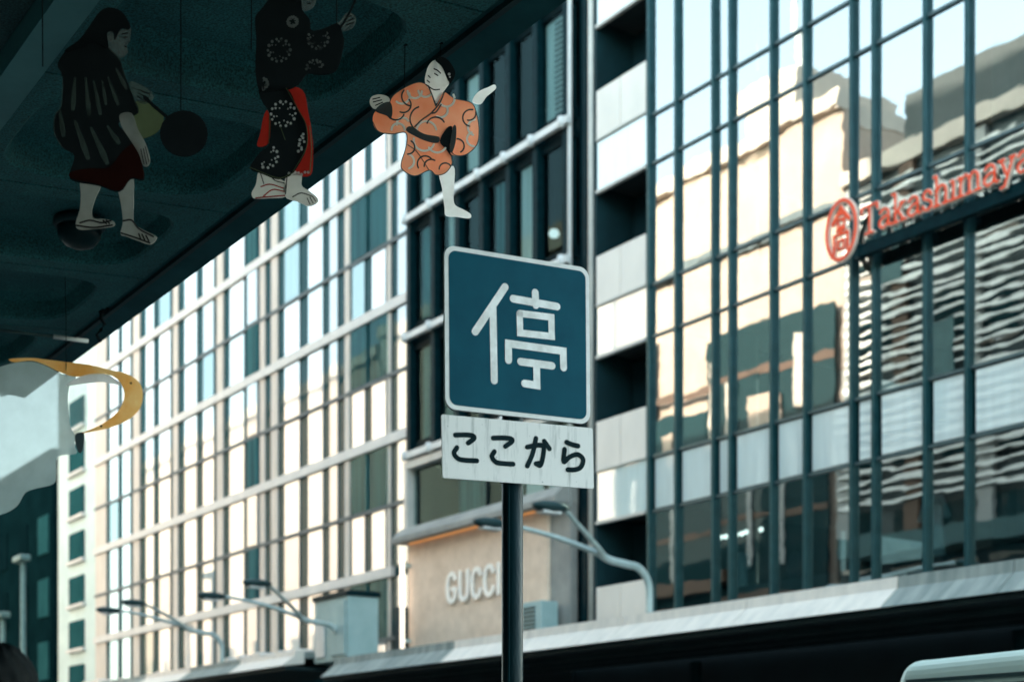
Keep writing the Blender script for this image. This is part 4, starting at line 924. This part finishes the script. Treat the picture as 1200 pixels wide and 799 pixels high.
RC = [(128, 272), (150, 232), (200, 196), (258, 173), (298, 186)]; RD = [(410, 240), (478, 254), (500, 290), (513, 362), (505, 430), (462, 474), (415, 481), (388, 458)]; RE = [(396, 490), (398, 518), (370, 556), (330, 566), (302, 546), (240, 572), (188, 546), (184, 512), (204, 445), (202, 390), (142, 396), (86, 386), (62, 345)]
for a_ in (RC, RD, RE): fc.lines('contour', [a_], 'ink_slate', 2.2, 3.2)
fc.lines('fold_line', [[(210, 440), (250, 470), (300, 545)]], 'ink_slate', 2.2, 3)
fc.sheet('armhole', [(346, 420), (375, 366), (402, 360), (392, 440), (388, 460), (400, 488), (372, 455)], 'ink_black', 0)
fc.sheet('cuff', [(402, 362), (416, 360), (414, 420), (400, 466), (388, 456)], 'ink_slate', 2)
fc.sheet('belt', [(205, 372), (226, 364), (280, 394), (342, 405), (336, 430), (280, 420), (212, 388)], 'ink_slate', 3)
def arc(cx, cy, r, a0, a1, n=9): return [(cx + r * math.cos(R(a0 + (a1 - a0) * k / n)), cy + r * math.sin(R(a0 + (a1 - a0) * k / n))) for k in range(n + 1)]
for a_ in [arc(185, 232, 34, -20, 130), arc(240, 212, 30, 0, 180), arc(285, 205, 30, 20, 170), arc(375, 240, 34, -30, 140), arc(170, 378, 28, 180, 360), arc(190, 352, 26, 170, 330), arc(290, 380, 42, 170, 350), arc(280, 420, 44, 20, 190), arc(335, 430, 40, 30, 150), arc(500, 360, 34, 110, 260), arc(492, 410, 30, 90, 250), arc(205, 510, 32, -70, 70), arc(350, 290, 30, -20, 120)]: fc.lines('cream_loop', [a_], 'ink_cream', 2, 9)
for a_ in [arc(160, 300, 36, 20, 160), arc(190, 270, 34, -40, 110), arc(225, 235, 40, 100, 220), arc(275, 330, 55, 120, 250), arc(330, 360, 40, 200, 330), arc(480, 320, 36, 100, 280), arc(470, 300, 30, -10, 100), arc(420, 440, 30, -90, 60), arc(285, 520, 34, 150, 320), arc(310, 530, 30, 180, 300), arc(370, 540, 26, 180, 330), arc(210, 450, 30, -60, 90)]: fc.lines('dark_loop', [a_], 'ink_slate', 2.4, 6)
fc.lines('lapel', [[(298, 190), (318, 240), (330, 274)], [(366, 214), (345, 262), (310, 305), (270, 335), (240, 365)], [(352, 268), (330, 300), (312, 306)]], 'ink_slate', 4, 6)
fc.sheet('face', [(290, 188), (283, 160), (298, 105), (330, 78), (354, 104), (374, 150), (384, 178), (362, 213), (346, 240), (329, 262), (308, 215)], 'ink_pale', 3)
fc.sheet('hair', [(328, 80), (350, 66), (380, 78), (402, 106), (412, 136), (400, 165), (386, 178), (372, 140), (352, 104)], 'ink_black', 4)
fc.lines('face_line', [[(322, 118), (336, 124), (350, 136)], [(324, 138), (338, 146)], [(298, 148), (306, 156)], [(293, 168), (303, 176)], [(288, 186), (320, 206), (345, 205)]], 'ink_line', 5, 4.5)
fc.sheet('ear', [(362, 178), (376, 166), (386, 176), (378, 192), (364, 192)], 'ink_pale', 5)
fc.dots('hairpin', [(386, 140, 6), (389, 152, 4)], 'ink_dotwhite', 6)
for lb, lx, lz in (('thin wire holding up the sleeve of the orange robe cutout', -0.10, 0.14), ('thin wire behind the head of the orange robe cutout', 0.06, 0.25)):
    p = wpoint(rc, lx, lz); w = thing('hanging_wire', lb, 'wire', p); zt = soff_z(p[1]) + 0.012
    MB().tube([p, (p[0], p[1] + 0.004, zt)], 0.0025, 6).build('strand', 'wire', w)
    MB().lathe([(0.012, -0.012), (0.012, 0.012)], (p[0], p[1] + 0.004, zt), 8).build('anchor', 'wire', w)

# frosted cloud with a gold rim
rcl = cutout_root('hanging_cloud', 'frosted white cloud cutout with curling gold rim below the arcade', 60, 500, 9.5, R(-2)); rcl['category'] = 'cutout cloud'
fd_ = Fig(rcl, 0, 400, 3.633, 60, 500, 9.5)
fd_.sheet('cloud_sheet', [(-420, 260), (-330, 160), (-180, 125), (-60, 122), (0, 106), (60, 90), (135, 86), (195, 104), (262, 138), (325, 152), (300, 180), (290, 260), (300, 360), (322, 400), (318, 440), (325, 478), (246, 492), (240, 560), (228, 606), (150, 626), (105, 645), (70, 700), (0, 735), (-120, 742), (-300, 650), (-410, 480)], 'cloud_frost', 0)
fd_.sheet('clear_sheet', [(300, 178), (372, 186), (376, 300), (372, 386), (340, 392), (322, 400), (304, 362), (293, 262)], 'cloud_clear', 0, k=0)
fd_.sheet('cloud_tip', [(285, 190), (330, 158), (400, 140), (470, 150), (520, 190), (440, 176), (360, 182)], 'ink_pale', 2)
fd_.sheet('gold_rim', [(40, 74), (130, 70), (200, 78), (290, 90), (370, 100), (400, 106), (470, 124), (545, 142), (596, 178), (612, 225), (602, 285), (560, 330), (505, 358), (450, 375), (352, 392), (400, 372), (445, 350), (500, 308), (530, 258), (530, 205), (500, 162), (440, 140), (330, 152), (262, 134), (192, 100), (132, 82), (60, 88)], 'ink_gold', 1)
fd_.sheet('tear_drop', [(322, 400), (340, 390), (360, 392), (360, 440), (348, 474), (336, 472), (324, 440)], 'ink_slate', 1)
fd_.dots('rivet', [(434, 363, 5), (562, 182, 5)], 'ink_line', 2)
hang_wire('pale cord holding up the frosted cloud', wpoint(rcl, 0.10, 0.30))
hang_wire('second cord of the frosted cloud, at its far end', wpoint(rcl, -0.6, 0.28))

# ================================================================ traffic sign on its post
SGL = Vector((-4.462, 3.125, 0.0))
ts = thing('traffic_sign', 'blue square stopping sign with white rim on a dark round post', 'traffic sign', SGL, (0, 0, HEAD + R(25.5)))
MB().tube([(0, 0.05, 0.003), (0, 0.05, 3.42)], 0.0405, 20).build('post', 'post_paint', ts, local=True, smooth=True)
MB().tube([(-0.030, 0.0195, 0.1), (-0.030, 0.0195, 3.40)], 0.0045, 6).build('seam', 'dark_steel', ts, local=True)
MB().lathe([(0.16, 0), (0.16, 0.012), (0.06, 0.02)], (0, 0.05, 0.003), 18).build('foot_flange', 'dark_steel', ts, local=True)
MB().tube([(0, 0.05, 2.62), (0, 0.05, 2.70)], 0.047, 20).build('clamp', 'dark_steel', ts, local=True)
def rr(cx, cz, w, h, r, n=8):
    P = []
    for (sx, sz, a0) in ((1, 1, 0), (-1, 1, 90), (-1, -1, 180), (1, -1, 270)):
        for k in range(n + 1):
            a = R(a0 + 90 * k / n); P.append((cx + sx * (w / 2 - r) + r * math.cos(a), cz + sz * (h / 2 - r) + r * math.sin(a)))
    return P
ROLL = R(0.45)
def roll(P, cx=0.0, cz=3.16, a=ROLL): return [(cx + (x - cx) * math.cos(a) - (z - cz) * math.sin(a), cz + (x - cx) * math.sin(a) + (z - cz) * math.cos(a)) for x, z in P]
BC = (0.003, 3.158)
pl = MB().prism_y(roll(rr(*BC, 0.604, 0.600, 0.042)), -0.002, 0.003).build('plate', 'plate_rim', ts, local=True)
MB().prism_y(roll(rr(*BC, 0.571, 0.567, 0.030)), -0.0028, -0.0012).build('blue_face', 'plate_blue', pl, local=True)
MB().prism_y(roll(rr(*BC, 0.604, 0.600, 0.042)), 0.0032, 0.012).build('plate_back', 'plate_back', ts, local=True)
WC = (0.004, 2.724)
p2 = MB().prism_y(roll(rr(*WC, 0.630, 0.232, 0.008, 3), *WC, R(1.3)), -0.004, 0.002).build('lower_plate', 'plate_white', ts, local=True)
for z in (2.66, 2.78, 3.02, 3.30):
    MB().box(-0.075, 0.075, 0.0125, 0.03, z - 0.02, z + 0.02).build('bracket', 'dark_steel', ts, local=True)
def unmap(corners, p):
    """sketch coordinates to 0..1 over a plate drawn as a quadrilateral"""
    (x0, y0), (x1, y1), (x2, y2), (x3, y3) = corners     # TL TR BR BL
    u, v = 0.5, 0.5
    for _ in range(12):
        px = (1 - u) * (1 - v) * x0 + u * (1 - v) * x1 + u * v * x2 + (1 - u) * v * x3 - p[0]
        py = (1 - u) * (1 - v) * y0 + u * (1 - v) * y1 + u * v * y2 + (1 - u) * v * y3 - p[1]
        a = (1 - v) * (x1 - x0) + v * (x2 - x3); b = (1 - u) * (x3 - x0) + u * (x2 - x1)
        c = (1 - v) * (y1 - y0) + v * (y2 - y3); d = (1 - u) * (y3 - y0) + u * (y2 - y1)
        det = a * d - b * c; u -= (px * d - py * b) / det; v -= (py * a - px * c) / det
    return u, v
Q1 = ((65, 52), (493, 112), (487, 588), (57, 545))
KAN = [([(237, 175), (147, 312)], 0), ([(200, 238), (199, 458)], 0), ([(326, 190), (327, 228)], 0), ([(260, 210), (391, 231)], 0), ([(278, 254), (373, 264), (373, 322), (278, 313), (278, 254)], 0),
       ([(242, 396), (243, 346), (407, 366), (407, 416)], 0), ([(278, 400), (372, 411)], 0), ([(325, 408), (325, 471), (288, 466)], 0)]
for q, (pts, cv) in enumerate(KAN):
    P = []
    for p in pts:
        u, v = unmap(Q1, p); P.append((BC[0] + (u - 0.5) * 0.604, BC[1] + (0.5 - v) * 0.600))
    MB().prism_y(roll(ribbon(P, 0.0285 if q != 4 else 0.026, cap=8)), -0.0036 - 0.0002 * q, -0.0027).build('character_stroke', 'kanji_white', ts, local=True)
Q2 = ((128, 20), (598, 55), (597, 233), (128, 208))
KANA = [[(168, 81), (200, 80), (220, 82), (224, 90), (206, 104)], [(172, 118), (163, 135), (176, 151), (200, 155), (231, 156)],
        [(282, 88), (312, 87), (336, 89), (340, 97), (319, 112)], [(285, 128), (277, 143), (290, 159), (315, 163), (342, 164)],
        [(387, 113), (420, 107), (437, 110), (438, 130), (428, 165), (413, 162)], [(415, 87), (404, 130), (386, 169)], [(441, 95), (457, 117)],
        [(512, 97), (530, 104), (549, 108)], [(505, 118), (502, 154), (520, 141), (546, 133), (564, 147), (556, 170), (536, 178), (514, 178)]]
for q, pts in enumerate(KANA):
    P = []
    for p in smooth_line(pts, 6):
        u, v = unmap(Q2, p); P.append((WC[0] + (u - 0.5) * 0.630, WC[1] + (0.5 - v) * 0.232))
    MB().prism_y(roll(ribbon(P, 0.0185, cap=6), *WC, R(1.3)), -0.0052 - 0.00015 * q, -0.0038).build('character_stroke', 'kana_black', ts, local=True)

# ================================================================ van in the road
vx0, vx1, vy0, vy1, vz1 = -7.06, -2.45, 8.15, 9.85, 2.34
vn = thing('delivery_van', 'pale mint green boxy van, only its roof edge showing above the road', 'van', (-4.6, 9.0, GZ))
side = [(vx0 + 0.02, 0.22), (vx0, 0.9), (vx0 + 0.06, 2.10), (vx0 + 0.16, 2.34), (vx0 + 0.34, vz1), (vx0 + 2.4, vz1 + 0.04), (vx1 - 1.05, vz1 - 0.03), (vx1 - 0.72, 2.2), (vx1 - 0.22, 1.35), (vx1 - 0.04, 1.0), (vx1, 0.55), (vx1 - 0.03, 0.22)]
body = MB().prism_y(side, vy0, vy1).build('body', 'van_paint', vn, bevel=0.11, seg=5)
for p in body.data.polygons: p.use_smooth = False
for y in (vy0 - 0.012, vy1 - 0.012):
    for (a, b_, la, lb) in ((vx0 + 0.28, vx0 + 1.60, 0, 0), (vx0 + 1.68, vx0 + 2.9, 0, 0), (vx0 + 2.98, vx1 - 0.95, 0, 0)):
        MB().box(a, b_, y, y + 0.024, 1.42, 2.14).build('side_window', 'van_trim', vn, bevel=0.008)
    MB().box(vx0 + 0.22, vx1 - 0.9, y - 0.003, y + 0.026, 2.175, 2.20).build('drip_rail', 'van_trim', vn)
    for x in (vx0 + 0.85, vx1 - 0.85):
        w_ = MB(); yy = y + 0.012; n = 24
        r_ = 0.33; cz = GZ + r_ + 0.003
        d = -1 if y < 9 else 1
        vs = []; 
        for (rad, off) in ((0.20, 0.03), (0.30, 0.03), (r_, 0.0), (r_, -0.16), (0.2, -0.18)):
            vs += [(x + rad * math.cos(2 * PI * k / n), yy + d * off, cz + rad * math.sin(2 * PI * k / n)) for k in range(n)]
        w_.add(vs, [(i * n + k, i * n + (k + 1) % n, (i + 1) * n + (k + 1) % n, (i + 1) * n + k) for i in range(4) for k in range(n)] + [tuple(range(n)), tuple(range(4 * n, 5 * n))])
        ty = w_.build('wheel', 'tyre', vn, fixn=True)
        MB().add([(x + 0.18 * math.cos(2 * PI * k / n), yy + d * (0.034 + q), cz + 0.18 * math.sin(2 * PI * k / n)) for q in (0, 0.012) for k in range(n)], [tuple(range(n)), tuple(range(n, 2 * n))] + [(k, (k + 1) % n, (k + 1) % n + n, k + n) for k in range(n)]).build('hubcap', 'rim_metal', ty, fixn=True)
    MB().box(vx0 + 2.94, vx0 + 2.95, y - 0.001, y + 0.02, 0.35, 2.12).build('door_seam', 'van_trim', vn)
    MB().box(vx0 + 2.62, vx0 + 2.80, y - 0.02, y + 0.02, 1.22, 1.26).build('door_handle', 'van_trim', vn, bevel=0.008)
MB().box(vx0 - 0.02, vx0 + 0.075, vy0 + 0.22, vy1 - 0.22, 1.45, 2.05).build('rear_window', 'van_trim', vn, bevel=0.02)
for y in (vy0 + 0.06, vy1 - 0.20):
    MB().box(vx0 - 0.022, vx0 + 0.05, y, y + 0.14, 0.85, 1.30).build('tail_light', 'lens_red', vn, bevel=0.01)
    MB().box(vx1 - 0.06, vx1 + 0.018, y, y + 0.16, 0.72, 0.90).build('headlight', 'white_band', vn, bevel=0.02)
MB().box(vx0 - 0.06, vx0 + 0.06, vy0 + 0.03, vy1 - 0.03, 0.26, 0.50).build('bumper', 'van_trim', vn, bevel=0.04)
MB().box(vx1 - 0.04, vx1 + 0.07, vy0 + 0.03, vy1 - 0.03, 0.26, 0.50).build('bumper', 'van_trim', vn, bevel=0.04)
MB().add([(vx1 - 0.735, vy0 + 0.16, 2.14), (vx1 - 0.735, vy1 - 0.16, 2.14), (vx1 - 0.25, vy1 - 0.1, 1.40), (vx1 - 0.25, vy0 + 0.1, 1.40), (vx1 - 0.66, vy0 + 0.16, 2.17), (vx1 - 0.66, vy1 - 0.16, 2.17), (vx1 - 0.19, vy1 - 0.1, 1.42), (vx1 - 0.19, vy0 + 0.1, 1.42)],
         [(0, 1, 2, 3), (4, 7, 6, 5), (0, 4, 5, 1), (1, 5, 6, 2), (2, 6, 7, 3), (3, 7, 4, 0)]).build('windscreen', 'van_trim', vn)

# ================================================================ person on the pavement, seen from behind
def skinned(name, verts, edges, radii, m, parent, root=0, sub_=2):
    me = bpy.data.meshes.new(name); me.from_pydata(verts, edges, []); me.update()
    o = bpy.data.objects.new(name, me); COL.objects.link(o); o.parent = parent
    sk = o.modifiers.new('skin', 'SKIN')
    for i, r_ in enumerate(radii):
        me.skin_vertices[0].data[i].radius = (r_, r_) if not isinstance(r_, tuple) else r_
        me.skin_vertices[0].data[i].use_root = (i == root)
    s_ = o.modifiers.new('sub', 'SUBSURF'); s_.levels = sub_; s_.render_levels = sub_
    me.materials.append(MATS[m])
    dg = bpy.context.evaluated_depsgraph_get(); dg.update()
    nm = bpy.data.meshes.new_from_object(o.evaluated_get(dg)); o.modifiers.clear(); o.data = nm
    nm.materials.clear(); nm.materials.append(MATS[m])
    for p in nm.polygons: p.use_smooth = True
    return o
PLc = (-3.70, 1.00, 0.0)
pr = thing('person', 'person with black hair in dark jacket walking away under the arcade', 'person', PLc, (0, 0, HEAD - R(6)))
bv = [(0, 0, .98), (0, .01, 1.15), (0, .0, 1.32), (0, .0, 1.46), (0, .015, 1.54), (0, .03, 1.60),
      (.10, 0, .93), (.11, .06, .50), (.11, -.02, .10), (.11, .12, .045), (-.10, 0, .93), (-.11, .01, .50), (-.11, -.12, .10), (-.11, .02, .045),
      (.19, 0, 1.43), (.25, -.03, 1.16), (.26, .05, .92), (.26, .08, .84), (-.19, 0, 1.43), (-.25, .0, 1.16), (-.26, .10, .93), (-.26, .14, .86)]
be = [(0, 1), (1, 2), (2, 3), (3, 4), (4, 5), (0, 6), (6, 7), (7, 8), (8, 9), (0, 10), (10, 11), (11, 12), (12, 13), (3, 14), (14, 15), (15, 16), (16, 17), (3, 18), (18, 19), (19, 20), (20, 21)]
brd = [(.16, .11), (.15, .10), (.17, .115), (.10, .08), .055, .05, (.095, .095), .062, .042, .04, (.095, .095), .062, .042, .04, .07, .05, .036, .03, .07, .05, .036, .03]
skinned('body', bv, be, brd, 'trousers', pr)
jv = [(0, 0, .92), (0, 0, 1.15), (0, 0, 1.33), (0, 0, 1.45), (.20, 0, 1.43), (.255, -.03, 1.16), (.262, .045, .945), (-.20, 0, 1.43), (-.255, 0, 1.16), (-.262, .095, .955)]
skinned('jacket', jv, [(0, 1), (1, 2), (2, 3), (3, 4), (4, 5), (5, 6), (3, 7), (7, 8), (8, 9)], [(.185, .135), (.175, .125), (.19, .135), (.11, .09), .085, .066, .052, .085, .066, .052], 'jacket', pr)
for s_ in (1, -1):
    hx, hy, hz = (.26, .075, .87) if s_ > 0 else (-.26, .135, .88)
    hvv = [(hx, hy, hz + .05), (hx, hy + .01, hz - .03)]; hee = [(0, 1)]; hr = [.026, (.022, .036)]
    for q, (dy, l) in enumerate(((-.03, .065), (-.01, .078), (.012, .075), (.032, .06))):
        b0 = len(hvv); hvv += [(hx, hy + .01 + dy, hz - .065), (hx - .008 * s_, hy + .014 + dy, hz - .065 - l * .55), (hx - .022 * s_, hy + .012 + dy, hz - .065 - l)]
        hee += [(1, b0), (b0, b0 + 1), (b0 + 1, b0 + 2)]; hr += [.010, .009, .007]
    b0 = len(hvv); hvv += [(hx - .01 * s_, hy + .05, hz - .0), (hx - .018 * s_, hy + .07, hz - .045)]; hee += [(0, b0), (b0, b0 + 1)]; hr += [.011, .009]
    skinned('hand', hvv, hee, hr, 'skin', pr, sub_=1)
    fx, fy = (.11, 0.05) if s_ > 0 else (-.11, -.05)
    skinned('shoe', [(fx, fy - .10, .055), (fx, fy, .05), (fx, fy + .13, .042)], [(0, 1), (1, 2)], [.05, .048, .04], 'shoe', pr, sub_=2)
# head: a shaped lathe with face features and a cap of hair
def blob(name, c, rx, ry, rz, m, parent, fn=None, nu=28, nv=20):
    V = []; F = []
    for i in range(nv + 1):
        th = PI * i / nv
        for k in range(nu):
            ph = 2 * PI * k / nu; d = Vector((math.sin(th) * math.cos(ph), math.sin(th) * math.sin(ph), math.cos(th)))
            s_ = fn(d) if fn else 1.0
            V.append((c[0] + rx * d.x * s_, c[1] + ry * d.y * s_, c[2] + rz * d.z * s_))
    for i in range(nv):
        for k in range(nu): F.append((i * nu + k, (i + 1) * nu + k, (i + 1) * nu + (k + 1) % nu, i * nu + (k + 1) % nu))
    return MB().add(V, F).build(name, m, parent, local=True, smooth=True, fixn=True)
HC = (0, .045, 1.695)
hd = blob('head', HC, .076, .096, .118, 'skin', pr, lambda d: 1.0 - 0.13 * max(0, -d.z) * (1 - 0.5 * max(0, d.y)))
blob('nose', (0, .145, 1.685), .014, .022, .026, 'skin', pr); blob('ear', (.078, .04, 1.69), .012, .02, .032, 'skin', pr); blob('ear', (-.078, .04, 1.69), .012, .02, .032, 'skin', pr)
for s_ in (-1, 1): blob('eye', (s_ * .03, .128, 1.70), .012, .008, .007, 'hair_black', pr)
blob('mouth', (0, .132, 1.635), .024, .008, .006, 'ink_red', pr)
hrn = random.Random(5)
def hairfn(d):
    a = math.atan2(d.y, d.x)
    keep = 1.0 if (d.y < 0.35 or d.z > 0.42) and d.z > -0.62 else 0.80
    return keep * (1.0 + 0.022 * math.sin(a * 13 + d.z * 9) + 0.012 * math.sin(a * 29 + d.z * 4) + 0.02 * hrn.random())
blob('hair', (0, .036, 1.708), .090, .112, .130, 'hair_black', pr, hairfn, 60, 36)

# ================================================================ buildings on the camera's own side of the street (mirrored in the glass)
NY = -2.6
def north(name, label, x0, x1, h, wall, ww, wh, nx, floors, zb=6.0, fl=3.6, wm='window_dark', depth=14):
    b = thing(name, label, 'building', ((x0 + x1) / 2, NY, 0))
    ub('wall', wall, b, x0, x1, NY - depth, NY, 0, h)
    ub('cornice', 'white_render', b, x0 - 0.05, x1 + 0.05, NY - depth, NY + 0.35, h, h + 0.7)
    sp = (x1 - x0) / nx
    for j in range(floors):
        for i in range(nx):
            cx = x0 + (i + 0.5) * sp; z = zb + j * fl
            w_ = ub('window', wm, b, cx - ww / 2, cx + ww / 2, NY - 0.06, NY + 0.03, z, z + wh)
            sub(w_, 'sill', 'white_render', cx - ww / 2 - 0.1, cx + ww / 2 + 0.1, NY + 0.035, NY + 0.16, z - 0.14, z - 0.02)
    ub('shopfront', 'interior_wall', b, x0 + 0.2, x1 - 0.2, NY + 0.002, NY + 0.12, 0.01, 4.4)
    return b
n1 = north('corner_building', 'cream tiled building with sunlit upper wall mirrored in the glass facade', -55.0, -41.2, 29.0, 'cream_tile', 1.3, 1.7, 6, 3, 6.0, 3.8)
ub('penthouse', 'white_render', n1, -50, -46.5, NY - 10, NY - 3, 29.71, 34)
MB().tube([(-48.2, NY - 5, 34.0), (-48.2, NY - 5, 41)], [0.25, 0.06], 8).build('mast', 'white_band', n1)
ub('string_course', 'ledge_dark', n1, -55, -41.2, NY + 0.001, NY + 0.25, 24.9, 25.25)
ub('glazed_front', 'window_dark', n1, -54.9, -41.4, NY + 0.20, NY + 0.3, 4.6, 15.6)
ub('glazed_front', 'window_dark', n1, -48.5, -41.4, NY + 0.20, NY + 0.3, 15.65, 21.2)
ub('glazed_front', 'window_dark', n1, -52.3, -48.55, NY + 0.20, NY + 0.3, 15.65, 18.2)
ub('glazed_front', 'window_dark', n1, -54.9, -52.4, NY + 0.20, NY + 0.3, 15.65, 22.0)
for x in (-53.4, -51.2, -48.0, -45.2, -43.4):
    ub('glazing_post', 'grey_cladding', n1, x - 0.12, x + 0.12, NY + 0.31, NY + 0.4, 10.6, 15.6)
for (a, b_, z0, z1) in ((-48.2, -47.5, 16.2, 20.2), (-46.9, -46.4, 15.9, 18.9), (-45.6, -44.2, 16.3, 18.0), (-43.4, -42.7, 17.2, 20.4), (-51.6, -50.9, 15.9, 17.4), (-53.9, -53.1, 16.4, 19.4), (-53.9, -53.1, 19.9, 21.4)):
    ub('shop_board', 'white_render' if z1 > 18.5 else 'cream_tile', n1, a, b_, NY + 0.31, NY + 0.42, z0, z1)
for z in (12.6, 9.2, 19.0):
    ub('glazing_rail', 'brown_panel', n1, -54.9, -41.4, NY + 0.301, NY + 0.33, z, z + 0.25)
ub('awning', 'brown_panel', n1, -54.9, -47.0, NY + 0.31, NY + 0.9, 10.0, 10.6)
ub('billboard', 'awning_teal', n1, -51.0, -47.2, NY + 0.31, NY + 0.5, 6.4, 8.8)
n2 = north('louvred_building', 'grey building with pale horizontal louvres mirrored beside the red lettering', -41.0, -20.4, 25.5, 'dark_cladding', 1.5, 2.2, 9, 5, 6.0, 3.9)
ub('roof_block', 'dark_cladding', n2, -38.0, -30, NY - 12, NY - 0.5, 26.21, 28.6)
for k in range(32):
    z = 12.4 + k * 0.40
    ub('louvre', 'louver_metal', n2, -40.8, -20.6, NY + 0.25, NY + 0.34, z, z + 0.12)
for (a, b_, z0, z1) in ((-38.2, -37.0, 20.5, 22.6), (-29.5, -28.6, 20.0, 23.0), (-36.0, -34.9, 14.5, 18.5), (-26.6, -24.9, 14.0, 19.0)):
    ub('sun_screen', 'awning_teal', n2, a, b_, NY + 0.345, NY + 0.37, z0, z1)
ub('canopy', 'awning_teal', n2, -40.0, -30.0, NY + 0.05, NY + 1.2, 10.2, 11.0)
for x in (-40.6, -37.3, -34.0, -30.6, -27.2, -24.0, -20.8):
    ub('louvre_post', 'brown_panel' if int(-x) % 2 else 'grey_cladding', n2, x - 0.35, x + 0.35, NY + 0.035, NY + 0.24, 11.2, 25.4)
north('shop_building', 'plain white building standing behind the near arcade', -20.2, 12, 19.0, 'white_render', 1.6, 1.8, 12, 3, 7.0, 3.8)
n3 = north('white_office', 'white office block with few windows mirrored in the panelled building', -78.0, -55.2, 28.5, 'white_render', 1.2, 1.3, 9, 2, 6.0, 4.0)
ub('roof_block', 'cream_tile', n3, -70, -62, NY - 12, NY - 3, 29.21, 32)
n4 = north('cream_office', 'long cream office block far down the near side of the street', -122.0, -78.2, 27.5, 'cream_tile', 1.2, 1.3, 16, 2, 6.0, 4.0)
